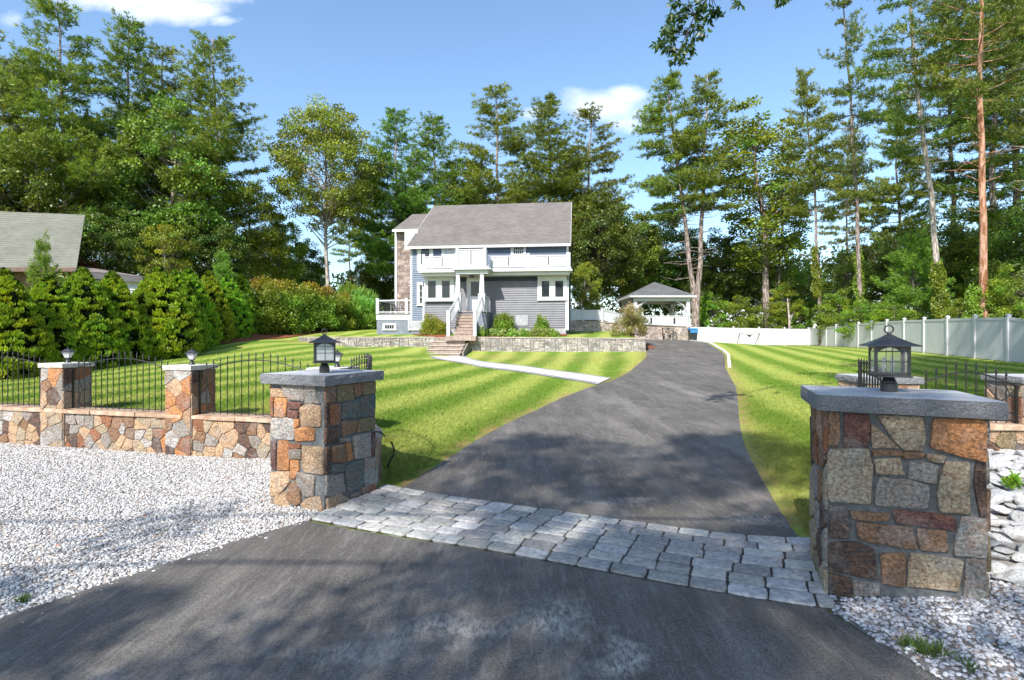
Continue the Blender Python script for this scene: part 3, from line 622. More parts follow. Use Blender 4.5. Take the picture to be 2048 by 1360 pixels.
# ------------------------------------------------------------------ lanterns
GLASS, nt, b, oc = newmat('lantern_glass'); b.inputs['Base Color'].default_value = (.95,.97,.96,1); b.inputs['Roughness'].default_value = .12
b.inputs['Transmission Weight'].default_value = .9; b.inputs['IOR'].default_value = 1.1; bumpit(nt, b, noise(nt, oc, 30, 3), .15, .004)
FROST, nt, b, oc = newmat('frosted_glass'); b.inputs['Base Color'].default_value = (.75,.76,.76,1); b.inputs['Roughness'].default_value = .35; b.inputs['Transmission Weight'].default_value = .35
CANDLE = mat('candle_sleeve', (.5,.48,.42), (.6,.58,.5), .5, 10)
def big_lantern(loc, rz, label, glass):
    r = empty('pillar_lantern', loc, label, 'lantern', None, rz); h = .10; z0, z1 = .115, .305
    MB().lathe([(0,0),(.047,0),(.05,.004),(.05,.055),(.044,.06),(.044,.068),(.03,.095),(.028,.1),(.0,.1)], 20).build('base', BRONZE, r, smooth=False)
    MB().box(-h-.012,h+.012,-h-.012,h+.012,.1,.108).box(-h,h,-h,h,.108,.118).build('tray', BRONZE, r, bevel=.003)
    fr = MB(); e = .009
    for sx_ in (-1,1):
        for sy_ in (-1,1): fr.box(sx_*(h-e)-e, sx_*(h-e)+e, sy_*(h-e)-e, sy_*(h-e)+e, z0, z1+.004)
    for k in range(4):
        c_, s_ = [(1,0),(0,1),(-1,0),(0,-1)][k]
        T = lambda u, w, z: (u*c_-w*s_, u*s_+w*c_, z)
        # arched head: strip between arch curve and the top
        m = 10; U = np.linspace(-(h-.016), h-.016, m+1)
        for i in range(m):
            za, zb_ = [z1-.012-.035*(abs(u)/(h-.016))**2.4 for u in (U[i], U[i+1])]
            vs = [T(U[i],-h+.002,za),T(U[i+1],-h+.002,zb_),T(U[i+1],-h+.002,z1+.003),T(U[i],-h+.002,z1+.003),T(U[i],-h+.010,za),T(U[i+1],-h+.010,zb_),T(U[i+1],-h+.010,z1+.003),T(U[i],-h+.010,z1+.003)]
            fr.add(vs, [(0,1,2,3),(7,6,5,4),(0,4,5,1)])
        for u in (0,): fr.add([T(u-.0025,-h+.003,z0),T(u+.0025,-h+.003,z0),T(u+.0025,-h+.003,z1),T(u-.0025,-h+.003,z1)], [(0,1,2,3)])
        for z in (z0+.085, z0+.15): fr.add([T(-h+.01,-h+.003,z-.0022),T(h-.01,-h+.003,z-.0022),T(h-.01,-h+.003,z+.0022),T(-h+.01,-h+.003,z+.0022)], [(0,1,2,3)])
        fr.add([T(-h,-h+.002,z0),T(h,-h+.002,z0),T(h,-h+.002,z0+.012),T(-h,-h+.002,z0+.012)], [(0,1,2,3)])
        g = MB(); g.add([T(-h+.014,-h+.007,z0+.004),T(h-.014,-h+.007,z0+.004),T(h-.014,-h+.007,z1),T(-h+.014,-h+.007,z1)], [(0,1,2,3)]); g.build('glass', glass, r)
    fr.build('frame', BRONZE, r)
    rf = MB(); q = h+.05; prof = [(q,.300),(q,.306),(q*.72,.322),(q*.35,.352),(.012,.378)]
    vs = [(sx_*a, sy_*a, z) for a, z in prof for sx_, sy_ in ((-1,-1),(1,-1),(1,1),(-1,1))]
    rf.add(vs, [(l*4+i, l*4+(i+1)%4, (l+1)*4+(i+1)%4, (l+1)*4+i) for l in range(4) for i in range(4)]+[(3,2,1,0),(16,17,18,19)])
    rf.build('roof', BRONZE, r)
    MB().lathe([(0,.375),(.013,.377),(.015,.384),(.006,.39),(0,.392)], 12).torus((0,0,.412), .025, .005, 'y', 24, 8).build('ring', BRONZE, r, smooth=True)
    for x, y in ((-.03,0),(.02,.02),(.012,-.028)): MB().lathe([(0,.118),(.012,.118),(.012,.19),(.008,.195),(.011,.215),(.0,.235)], 10, (x,y)).build('candle', CANDLE, r, smooth=True)
    r.scale = (1.02,1.02,1.03)
    return r
big_lantern((2.57,3.75,1.322), rad(-23), 'black lantern with clear arched panes on the right foreground pillar', GLASS)
big_lantern((-1.93,5.66,1.322), rad(22), 'black lantern with frosted arched panes on the left gate pillar', FROST)
def small_lamp(loc, rz, label):
    r = empty('post_lamp', loc, label, 'lamp', 'small coach lamps on the left stone posts', rz)
    MB().lathe([(0,0),(.05,0),(.052,.01),(.04,.02),(.03,.05),(.034,.06),(.022,.075),(.03,.085),(0,.086)], 16).build('base', BRONZE, r, smooth=True)
    fr = MB(); g = MB(); a, b_, z0, z1 = .035, .068, .086, .19
    for sx_, sy_ in ((-1,-1),(1,-1),(1,1),(-1,1)): fr.tube([(sx_*a,sy_*a,z0),(sx_*b_,sy_*b_,z1)], .005, 4)
    fr.box(-a-.006,a+.006,-a-.006,a+.006,z0-.004,z0+.004); fr.build('frame', BRONZE, r)
    C4 = [(-1,-1),(1,-1),(1,1),(-1,1)]
    for i in range(4):
        p, q = C4[i], C4[(i+1)%4]; g.add([(p[0]*a,p[1]*a,z0),(q[0]*a,q[1]*a,z0),(q[0]*b_,q[1]*b_,z1),(p[0]*b_,p[1]*b_,z1)], [(0,1,2,3)])
    g.build('glass', FROST, r)
    rf = MB(); prof = [(.088,.188),(.088,.194),(.06,.215),(.03,.245),(.012,.25)]
    vs = [(sx_*k, sy_*k, z) for k, z in prof for sx_, sy_ in C4]
    rf.add(vs, [(l*4+i, l*4+(i+1)%4, (l+1)*4+(i+1)%4, (l+1)*4+i) for l in range(4) for i in range(4)]+[(3,2,1,0),(16,17,18,19)]); rf.build('roof', BRONZE, r)
    MB().lathe([(0,.248),(.012,.25),(.008,.262),(.013,.27),(.003,.283),(0,.3)], 10).build('finial', BRONZE, r, smooth=True)
    r.scale = (.93,.93,.93)
def pc(a): return a - gd*pw/2 + gn*pw/2
small_lamp((*pc(GA), 1.25), rad(10), 'small black coach lamp on the leftmost stone post')
small_lamp((*pc(GB), 1.25), rad(10), 'small black coach lamp on the middle stone post')
small_lamp((*(pc(GC)+gd*.05), 1.25), rad(10), 'small black coach lamp hidden behind the left gate lantern')
# ------------------------------------------------------------------ house (local frame: x along the front, y into depth, z height over its base)
HZ = 1.80
def LP(zx, zy, y0, sc_=4.0, ox=720, oy=380):
    px = ox+zx/sc_; py = oy+zy/sc_; r = ray(px, py); o = HO + hey*y0
    # r0*t = o0 + x*ex0 ; t = o1 + x*ex1
    x = (r[0]*o[1]-o[0])/(hex_[0]-r[0]*hex_[1]); t = o[1]+x*hex_[1]
    return x, CH+r[2]*t-HZ
house = empty('house', (HO[0], HO[1], HZ), 'two storey blue grey clapboard house with white balcony and grey shingle roof', 'house', None, math.atan2(hex_[1], hex_[0]))
BLUE = mat('blue_siding', (.095,.128,.195), (.12,.155,.22), .55, 2, .15, 30, .003)
GREY = mat('grey_siding', (.135,.137,.158), (.165,.166,.185), .55, 2, .15, 30, .003)
FOUND = mat('foundation', (.15,.17,.21), (.20,.22,.26), .85, 4, .3, 40, .01)
GRAYFOUND = mat('foundation_block', (.28,.29,.31), (.40,.41,.43), .9, 6, .6, 30, .02)
def shingle(name, c1, c2, course=.14, w=.3):
    m, nt, b, oc = newmat(name); b.inputs['Roughness'].default_value = .9
    v = mapping(nt, oc, (1/w, 1/course*1.0, 1/course*0))
    n1 = noise(nt, mapping(nt, oc, (2.2, 6, 6)), 1.0, 6, .7); n2 = noise(nt, oc, .7, 4); n3 = noise(nt, oc, 40, 3, .8)
    c = ramp(nt, n1, [(.35, c1), (.65, c2)]); c = mixc(nt, 1, c, ramp(nt, n2, [(.3,.85),(.7,1.15)]), 'MULTIPLY'); c = mixc(nt, 1, c, ramp(nt, n3, [(.3,.7),(.7,1.3)]), 'MULTIPLY')
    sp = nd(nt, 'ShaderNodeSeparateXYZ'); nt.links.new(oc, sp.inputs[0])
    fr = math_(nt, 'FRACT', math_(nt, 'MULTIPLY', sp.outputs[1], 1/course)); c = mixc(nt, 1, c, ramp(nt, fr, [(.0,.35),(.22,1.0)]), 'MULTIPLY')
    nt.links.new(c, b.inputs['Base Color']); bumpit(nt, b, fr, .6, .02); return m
ROOFM = shingle('roof_shingle', (.120,.104,.095), (.185,.165,.152))
DARKGL, nt, b, oc = newmat('window_pane'); b.inputs['Base Color'].default_value = (.02,.025,.03,1); b.inputs['Roughness'].default_value = .05; b.inputs['Specular IOR Level'].default_value = .35
BLIND = mat('blind', (.45,.47,.5), (.55,.57,.6), .7, 3)
def siding(name, x0, x1, y, z0, z1, m, parent=house, course=.14, axis='x', depth=.045, flip=1):
    mb = MB(); n = max(1, round((z1-z0)/course)); c = (z1-z0)/n
    for i in range(n):
        a = z0+i*c; b_ = a+c
        if axis == 'x':
            mb.add([(x0,y-depth,a),(x1,y-depth,a),(x1,y-.004,b_),(x0,y-.004,b_),(x0,y,a),(x1,y,a)], [(0,1,2,3),(0,4,5,1)])
        else:      # wall facing +/- x at x=y
            mb.add([(y+depth*flip,x0,a),(y+depth*flip,x1,a),(y+.004*flip,x1,b_),(y+.004*flip,x0,b_),(y,x0,a),(y,x1,a)], [(0,1,2,3),(0,4,5,1)])
    return mb.build(name, m, parent)
W_, Dp, EZ, RZ = 9.85, 12.4, 5.62, 9.45
PY = -.35                                   # lower front plane
body = MB(); body.box(.02, W_-.02, .02, Dp, -.6, EZ); body.box(2.55-1.65, W_-.12, PY+.01, .01, .75, 3.25)
body.add([(.02,.02,EZ),(.02,Dp,EZ),(.02,Dp/2,RZ-.15),(W_-.02,.02,EZ),(W_-.02,Dp,EZ),(W_-.02,Dp/2,RZ-.15)], [(0,1,2),(3,5,4),(0,2,5,3),(1,4,5,2)])
body.build('wall', BLUE, house)
siding('upper_siding', .02, W_-.02, .0, 3.3, EZ-.12, BLUE)
siding('left_siding', .02, .92, .0, .35, 3.3, BLUE)
siding('lower_siding', .92, W_-.14, PY, .42, 3.2, GREY)
siding('side_siding', 0, Dp, W_-.0, .3, EZ, BLUE, axis='y', flip=1)
siding('side_siding', 0, 2.5, .02, .3, EZ, BLUE, axis='y', flip=-1)
MB().box(.9, W_-.13, PY+.015, .02, -.6, .42).build('foundation', GRAYFOUND, house)
MB().box(.0, .9, -.02, .02, -.6, .35).box(.0,.0+.001,0,.01,0,.01).build('foundation', FOUND, house)
for q in ((-.05,.1,-.03,.03,.3,EZ-.05),(W_-.16,W_+.04,PY-.05,-.0,.25,3.25),(W_-.12,W_+.03,-.06,.02,3.25,EZ-.05),(.86,.98,PY-.05,-.02,.35,2.95)): MB().box(*q).build('corner_board', WTRIM, house)


# roof
ov = .38; def_ = None
def roof_slab(x0, x1, y0, z0, y1, z1, t=.14):
    return MB().add([(x0,y0,z0),(x1,y0,z0),(x1,y1,z1),(x0,y1,z1),(x0,y0,z0-t),(x1,y0,z0-t),(x1,y1,z1-t),(x0,y1,z1-t)], [(0,1,2,3),(7,6,5,4),(0,4,5,1),(1,5,6,2),(2,6,7,3),(3,7,4,0)])
sl = (RZ-EZ)/(Dp/2)
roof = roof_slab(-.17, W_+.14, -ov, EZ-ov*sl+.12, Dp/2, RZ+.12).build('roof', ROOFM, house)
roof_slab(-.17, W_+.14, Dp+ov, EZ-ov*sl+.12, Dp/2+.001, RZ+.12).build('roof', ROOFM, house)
fz = EZ-ov*sl
MB().box(-.2, W_+.17, -ov-.03, -ov+.02, fz-.06, fz+.09).build('fascia', WTRIM, house)
MB().box(-.15, W_+.12, -ov+.022, -.022, fz-.03, fz-.012).build('soffit', WTRIM, house)
g = MB(); 
for x in (W_+.142, -.2):
    g.add([(x,-ov-.03,fz-.04),(x+.03,-ov-.03,fz-.04),(x+.03,Dp/2,RZ-.05),(x,Dp/2,RZ-.05),(x,-ov-.03,fz+.08),(x+.03,-ov-.03,fz+.08),(x+.03,Dp/2,RZ+.11),(x,Dp/2,RZ+.11)], [(0,3,2,1),(4,5,6,7),(0,1,5,4),(1,2,6,5),(2,3,7,6),(3,0,4,7)])
g.build('rake_board', WTRIM, house)
# downspout
MB().tube([(W_-.02,-ov,fz-.06),(W_+.0,-.1,fz-.5),(W_,-.1,3.3)], .035, 8).build('downspout', WTRIM, house)
# left wing with stone chimney face and its own roof
WY = 3.2
wx0, wz0 = LP(297, 870, WY); wx1 = -.02; _, wzt = LP(297, 330, WY)
MB().box(wx0-.12, .0, WY+.02, WY+7, -.4, wzt+.0).build('wing_wall', BLUE, house)
CHIM = mat('chimney_stone', (.22,.165,.14), (.34,.27,.235), .9, 3, .5, 20, .02, attr=True)
def ledgestone(mb, x0, x1, z0, z1, y, h=.11, L=(.18,.42), th=.035, plane=None, gap=.008):
    z = z0
    while z < z1-.02:
        hh = min(h*random.uniform(.7,1.3), z1-z); x = x0-random.uniform(0,.1)
        while x < x1-.01:
            w = random.uniform(*L); a = max(x, x0); b_ = min(x+w, x1); x += w
            if b_-a < .03: continue
            k = random.uniform(.4,1)*th; gr = random.uniform(.7,1.35); w2 = random.uniform(-.06,.06); mb.cc = (gr*(1+w2), gr, gr*(1-w2))
            p = [(a+gap, z+gap),(b_-gap, z+gap*random.uniform(.5,2)),(b_-gap, z+hh-gap*.5),(a+gap, z+hh-gap*.5)]
            if plane: vs = [plane(u, v, 0) for u, v in p]+[plane(u+(.008 if i in (0,3) else -.008), v, k) for i, (u, v) in enumerate(p)]
            else: vs = [(u, y, v) for u, v in p]+[(u, y-k, v) for u, v in p]
            mb.add(vs, [(4,5,6,7),(0,1,5,4),(1,2,6,5),(2,3,7,6),(3,0,4,7)])
        z += hh
mb = MB(); ledgestone(mb, wx0, wx1, .2, wzt-.02, WY+.02, .12, (.15,.4)); mb.build('stone_facing', CHIM, house, colors=True)
MB().box(wx0-.16, wx0, WY-.05, WY+.05, -.2, wzt).build('corner_board', WTRIM, house)
rx0, rz0 = LP(262, 322, WY-.5); 
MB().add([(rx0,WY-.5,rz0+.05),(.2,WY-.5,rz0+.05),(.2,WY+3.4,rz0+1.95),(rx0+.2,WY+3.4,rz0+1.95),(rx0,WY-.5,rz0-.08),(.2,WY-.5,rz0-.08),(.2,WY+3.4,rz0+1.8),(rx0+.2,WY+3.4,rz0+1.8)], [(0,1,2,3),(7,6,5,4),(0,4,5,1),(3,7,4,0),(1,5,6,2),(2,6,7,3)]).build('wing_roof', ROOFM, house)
MB().box(rx0-.03, -.2, WY-.55, WY-.5, rz0-.12, rz0+.05).build('fascia', WTRIM, house)
bx, bz0 = LP(358, 480, 1.5); bx1, _ = LP(412, 480, 1.5); _, bz1 = LP(358, 335, 1.5)
MB().box(bx, 0, 1.5, 1.58, bz0, bz1+.1).box(bx, bx+.12, 1.46, 1.5, bz0, bz1+.1).build('return_panel', WTRIM, house)
# windows (zoomed px rectangles): name, outer, panes, plane, projection
def rectL(zx0, zx1, zy0, zy1, y): 
    x0, z1 = LP(zx0, zy0, y); x1, z0 = LP(zx1, zy1, y); return x0, x1, z0, z1
def window(out, panes, y, proud=.05, muntin=None, curtain=False, lab=None, fw=.045):
    x0, x1, z0, z1 = rectL(*out, y-proud)
    f = MB(); P = [rectL(*p, y-proud) for p in panes]
    # frame strips around the panes
    zs0 = min(p[2] for p in P); zs1 = max(p[3] for p in P); yf = y-proud
    f.box(x0, x1, yf, y, zs1, z1); f.box(x0, x1, yf, y, z0, zs0)
    xs_ = [x0]+[v for p in P for v in p[:2]]+[x1]
    for i in range(0, len(xs_), 2): f.box(xs_[i], xs_[i+1], yf, y, zs0, zs1)
    w = empty('window', (0,0,0)); w.parent = house
    w2 = f.build('window', WHITE, house); bpy.data.objects.remove(w)
    if lab: w2['label'] = lab
    MB().box(x0-.03, x1+.03, yf-.03, yf-.001, z0-.04, z0+.02).build('sill', WTRIM, w2)
    for p in P:
        g = MB(); g.box(p[0]+.0, p[1]-.0, yf+min(.035,proud*.4), y-.004, p[2], p[3]); g.build('pane', DARKGL if not curtain else BLIND, w2)
        s = MB(); e = fw
        for a in (( p[0],p[0]+e,p[2],p[3]),(p[1]-e,p[1],p[2],p[3]),(p[0]+e,p[1]-e,p[2],p[2]+e),(p[0]+e,p[1]-e,p[3]-e,p[3])): s.box(a[0],a[1],yf+.006,yf+min(.037,proud*.42),a[2],a[3])
        if muntin:
            nx_, nz_ = muntin
            for i in range(1, nx_): x = p[0]+(p[1]-p[0])*i/nx_; s.box(x-.014,x+.014,yf+.010,yf+min(.037,proud*.42),p[2]+e,p[3]-e)
            for i in range(1, nz_): z = p[2]+(p[3]-p[2])*i/nz_; s.box(p[0]+e,p[1]-e,yf+.012,yf+min(.037,proud*.41),z-.014,z+.014)
        s.build('sash', WTRIM, w2)
    return w2
window((515,755,695,885), [(538,612,722,868),(650,724,722,868)], PY, .22)
window((1420,1655,690,878), [(1448,1520,722,860),(1556,1632,722,860)], PY, .10)
window((455,502,738,922), [(474,500,755,908)], 0, .10, (1,3), fw=.03)
window((1205,1328,436,520), [(1226,1308,450,512)], 0, .09, (5,2), fw=.02)
window((462,585,455,640), [(482,560,465,600)], 0, .10, None)
window((652,770,452,620), [(672,755,462,600)], 0, .10, None, True)
window((770,885,455,620), [(795,870,462,600)], 0, .10, None)
cx = MB(); x0, x1, z0, z1 = rectL(541, 566, 730, 860, PY-.03)
for k in range(5): cx.tube([(x0+.04*k, PY-.10, z0),(x0+.04*k, PY-.10, z1)], .024, 6)
cx.build('curtain', mat('curtain', (.3,.42,.42), (.5,.6,.6), .9, 3), house)
# balcony
BY, CY = -1.25, -2.05
x0, zb = LP(478, 640, BY); x1, _ = LP(1690, 640, BY); zfl = zb+.05
cx0, czb = LP(735, 628, CY); cx1, _ = LP(1048, 628, CY)
sb = MB(); sb.box(x0, x1, BY, -.01, zfl-.14, zfl); sb.box(x0-.08, x1+.08, BY-.08, -.02, zfl-.22, zfl-.142); sb.box(x0+.1, x1-.1, BY+.15, PY-.02, zfl-.42, zfl-.222)
sb.box(cx0+.12, cx1-.12, CY, BY-.002, zfl-.10, zfl+.03); sb.box(cx0, cx1, CY-.1, BY-.09, zfl-.17, zfl-.102); sb.box(cx0+.2, cx1-.2, CY+.12, BY-.1, zfl-.40, zfl-.172)
sb.build('balcony_floor', WHITE, house, bevel=.01)
def parapet(xa, xb, y, zt, posts_, slots, side=False, depth=None, name='parapet'):
    m = MB(); zb_ = zfl+.05
    pr = [(xa, xb)]
    m.box(xa, xb, y-.015, y+.015, zb_+.08, zt-.16)
    m.box(xa, xb, y-.05, y+.05, zt-.14, zt-.08); m.box(xa, xb, y-.04, y+.04, zb_, zb_+.07)
    for a in slots: m.box(a-.09, a-.03, y-.03, y+.03, zb_+.07, zt-.14); m.box(a+.03, a+.09, y-.03, y+.03, zb_+.07, zt-.14)
    o = m.build(name, WHITE, house)
    for a in slots: MB().box(a-.028, a+.028, y-.02, y+.02, zb_+.1, zt-.16).build('gap_strip', IRON, house)
    for a in posts_:
        p = MB(); p.box(a-.08, a+.08, y-.08, y+.08, zfl, zt); p.box(a-.1, a+.1, y-.1, y+.1, zt, zt+.03); p.box(a-.06,a+.06,y-.06,y+.06,zt+.03,zt+.06); p.build('rail_post', WHITE, house)
px_ = lambda zx, y: LP(zx, 500, y)[0]
zt1 = LP(1345, 512, BY)[1]; zt0 = LP(510, 520, BY)[1]; zt2 = LP(780, 462, CY)[1]
parapet(px_(500,BY), px_(745,BY), BY+.1, zt0, [px_(500,BY)+.05], [px_(655,BY)])
parapet(px_(1040,BY), px_(1672,BY), BY+.1, zt1, [px_(1345,BY), px_(1672,BY)], [px_(1187,BY), px_(1507,BY)])
parapet(px_(775,CY), px_(998,CY), CY+.1, zt2, [px_(775,CY), px_(998,CY)], [px_(886,CY)])
m = MB(); xe = px_(998,CY); m.box(xe-.02, xe+.02, CY+.2, BY+.1, zfl+.1, zt2-.14); m.box(xe-.05, xe+.05, CY+.18, BY+.1, zt2-.13, zt2-.07)
xe = px_(775,CY); m.box(xe-.02, xe+.02, CY+.2, BY+.1, zfl+.1, zt2-.14); xe = px_(1672,BY); m.box(xe-.02, xe+.02, BY+.19, -.02, zfl+.12, zt1-.16); m.box(xe-.05, xe+.05, BY+.19, -.02, zt1-.14, zt1-.08)
xe = px_(500,BY)+.05; m.box(xe-.02, xe+.02, BY+.19, -.02, zfl+.12, zt0-.16); m.build('side_parapet', WHITE, house)
# tall white door trims on the upper wall left
x0, x1, z0, z1 = rectL(456, 482, 455, 632, -.03); MB().box(x0, x1, -.05, -.025, z0, z1).build('door_trim', WTRIM, house)
# porch: columns, floor, door
FY = -2.0
_, zp = LP(800, 972, FY); zc1 = zfl-.172
for zx in (784, 976):
    x = px_(zx, CY+.25); y = CY+.28; _, zm = LP(784, 835, y)
    c = MB(); c.prism([(x-.19,y-.19),(x+.19,y-.19),(x+.19,y+.19),(x-.19,y+.19)], zp, zm-.04); c.box(x-.22,x+.22,y-.22,y+.22,zm-.04,zm+.02)
    c.add([(x+a*.15,y+b_*.15,zm+.02) for a, b_ in ((-1,-1),(1,-1),(1,1),(-1,1))]+[(x+a*.09,y+b_*.09,zc1-.06) for a, b_ in ((-1,-1),(1,-1),(1,1),(-1,1))], [(0,1,5,4),(1,2,6,5),(2,3,7,6),(3,0,4,7)])
    c.box(x-.13,x+.13,y-.13,y+.13,zc1-.06,zc1); c.build('porch_column', WHITE, house)
STEP = mat('step_stone', (.24,.175,.145), (.38,.30,.25), .88, 5, .6, 30, .01)
xpa, xpb = px_(762, FY), px_(1012, FY)
MB().box(xpa, xpb, FY, PY-.005, -.5, zp-.05).build('porch_base', FOUND, house)
MB().box(xpa-.04, xpb+.04, FY-.06, PY-.006, zp-.048, zp).build('porch_floor', STEP, house)
# front steps
ns = 8; ye = FY-2.15; st = MB()
_, zg = LP(815, 1150, ye); zg = -.12
for i in range(ns):
    f = (i+1)/ns; ya = FY-.062-(ye+2.15-FY) - i*(2.15/ns); yb = ya-2.15/ns; zt_ = zp - (zp-zg)*f*(ns/(ns+.0)) + 0
    xl = px_(778-f*26, yb); xr = px_(908+f*8, yb)
    if i == ns-1: break
    st.box(xl, xr, yb, ya+ .0, -.5, zt_-.045); st.box(xl-.03, xr+.03, yb-.035, ya-.001, zt_-.043, zt_)
st.build('front_steps', STEP, house)
MB().box(px_(690,ye), px_(935,ye), ye-.35, ye+.30, -.35, -.10).build('landing', STEP, house)
zr0 = LP(708, 965, ye)[1]; 
for side, zt_, zb_ in ((0, 790, 708), (1, 978, 920)):
    xt = px_(zt_, CY+.25); yt = CY+.1; xb = px_(zb_, ye+.12); yb = ye+.12
    m = MB(); m.box(xb-.09,xb+.09,yb-.09,yb+.09,-.3,zr0-.02); m.box(xb-.11,xb+.11,yb-.11,yb+.11,zr0-.02,zr0+.03); m.build('newel_post', WHITE, house)
    ztop = LP(790, 850, yt)[1]; zlo = zr0-.06
    m = MB(); m.tube([(xt,yt,ztop),(xb,yb+.08,zlo)], .05, 4); m.tube([(xt,yt,ztop-.78),(xb,yb+.08,zlo-.78)], .045, 4); m.build('handrail', WHITE, house)
    m = MB()
    for k in range(1, 12):
        f = k/12; x = xt+(xb-xt)*f; y = yt+(yb+.08-yt)*f; z = ztop+(zlo-ztop)*f; m.tube([(x,y,z-.78),(x,y,z)], .014, 5)
    m.build('balusters', WTRIM, house)
m = MB(); xq = px_(1010, FY+.3); m.box(xq-.03,xq+.03,FY+.3,PY-.1,zp+.85,zp+.93); 
for k in range(8): y = FY+.35+k*.16; m.tube([(xq,y,zp),(xq,y,zp+.86)], .014, 5)
m.build('porch_rail', WHITE, house)
x0, x1, z0, z1 = rectL(855, 972, 697, 972, PY-.04)
fd = MB(); fd.box(x0, x0+.14, PY-.11, PY, z0, z1); fd.box(x1-.14, x1, PY-.11, PY, z0, z1); fd.box(x0+.14, x1-.14, PY-.11, PY, z1-.14, z1); fd.build('door_frame', WTRIM, house)
dr_ = MB().box(x0+.14, x1-.14, PY-.075, PY-.005, z0, z1-.14).build('front_door', mat('door_paint', (.62,.64,.67), (.7,.71,.73), .4, 2), house)
a0, a1, b0, b1 = rectL(888, 956, 735, 848, PY-.04); MB().box(a0, a1, PY-.085, PY-.076, b0, b1).build('door_glass', DARKGL, dr_)
MB().box(a0-.04,a0,PY-.095,PY-.076,b0-.04,b1+.04).box(a1,a1+.04,PY-.095,PY-.076,b0-.04,b1+.04).box(a0,a1,PY-.095,PY-.076,b0-.04,b0).box(a0,a1,PY-.095,PY-.076,b1,b1+.04).build('glass_trim', WTRIM, dr_)
MB().lathe([(0,0),(.03,.01),(.03,.03),(0,.04)],8).build('door_handle', IRON, dr_).location = (x0+.22, PY-.12, z0+.95)
lx, lz = LP(893, 665, -1.2); MB().box(lx-.12, lx+.12, -1.3, -1.05, zfl-.55, zfl-.425).build('porch_light', BRONZE, house)
# left deck
DY = -.0; x0, zd1 = LP(130, 990, DY); x1 = -.02; _, zd0 = LP(130, 1040, DY); _, zrail = LP(130, 872, DY)
MB().box(x0+.02, 0, DY+.03, 5.5, -.6, zd0).build('deck_base', FOUND, house)
MB().box(x0, 0, DY, 5.6, zd0, zd1-.04).build('deck_band', WHITE, house)
MB().box(x0-.05, 0, DY-.05, 5.6, zd1-.038, zd1+.0).build('deck_floor', mat('deck_board', (.2,.19,.19), (.3,.29,.28), .8, 3), house)
for zx in (142, 374):
    x = px_(zx, DY+.1); MB().box(x-.09,x+.09,DY+.01,DY+.19,zd1,zrail).box(x-.11,x+.11,DY-.01,DY+.21,zrail,zrail+.04).build('rail_post', WHITE, house)
m = MB(); xa = px_(142,DY); xb = px_(374,DY); m.box(xa,xb,DY+.06,DY+.14,zrail-.14,zrail-.06).box(xa,-.02,DY+.06,DY+.14,zd1+.08,zd1+.14).box(xa-.04,xa+.04,DY+.2,5.4,zrail-.14,zrail-.06).box(xa-.04,xa+.04,DY+.2,5.4,zd1+.08,zd1+.14)
m.box(xb,-.02,DY+.06,DY+.14,zrail-.14,zrail-.06)
m.build('deck_rail', WHITE, house)
m = MB()
for k in range(1, 22): x = xa+(0-xa)*k/22; m.tube([(x,DY+.1,zd1+.12),(x,DY+.1,zrail-.1)], .012, 5)
for k in range(1, 30): y = DY+.2+k*.18; m.tube([(xa,y,zd1+.12),(xa,y,zrail-.1)], .012, 5)
m.build('balusters', IRON, house)
window((180,290,1066,1118), [(198,272,1078,1112)], DY+.03, .04, (4,1), fw=.02)
x0, x1, z0, z1 = rectL(385, 500, 1045, 1115, -.05); m = MB().box(x0,x0+.08,-.08,-.03,z0,z1+.05).box(x1-.08,x1,-.08,-.03,z0,z1).box(x0,x1,-.1,-.03,z0-.06,z0); m.build('hatch_trim', WTRIM, house)
MB().box(x0+.08,x1-.08,-.06,-.03,z0,z1).build('hatch_panel', mat('hatch', (.3,.3,.33), (.4,.4,.42), .6, 3), house)
x0, x1, z0, z1 = rectL(1245, 1345, 1003, 1085, PY); MB().box(x0,x1,PY-.075,PY-.0,z0,z1).build('foundation_panel', GRAYFOUND, house)
# deck chairs
def deck_chair(x, y, lab):
    P = HO+hex_*x+hey*y; r = empty('deck_chair', (P[0],P[1],HZ+zd1+.002), lab, 'chair', 'white chairs on the side deck', random.uniform(-.6,.6))
    MB().box(-.25,.25,-.25,.25,.40,.44).build('seat', WHITE, r)
    MB().tube([(-.25,.25,.42),(-.25,.32,.95),(.25,.32,.95),(.25,.25,.42)], .02, 6).tube([(-.1,.25,.44),(-.1,.31,.93)],.015,5).tube([(.1,.25,.44),(.1,.31,.93)],.015,5).build('backrest', WHITE, r)
    for a in (-1,1):
        for b_ in (-1,1): MB().tube([(a*.23,b_*.23,.4),(a*.25,b_*.26,0)], .016, 6).build('leg', WHITE, r)
deck_chair(-1.35, .8, 'white deck chair, the left of two behind the deck railing'); deck_chair(-.7, .9, 'white deck chair, the right of two behind the deck railing')

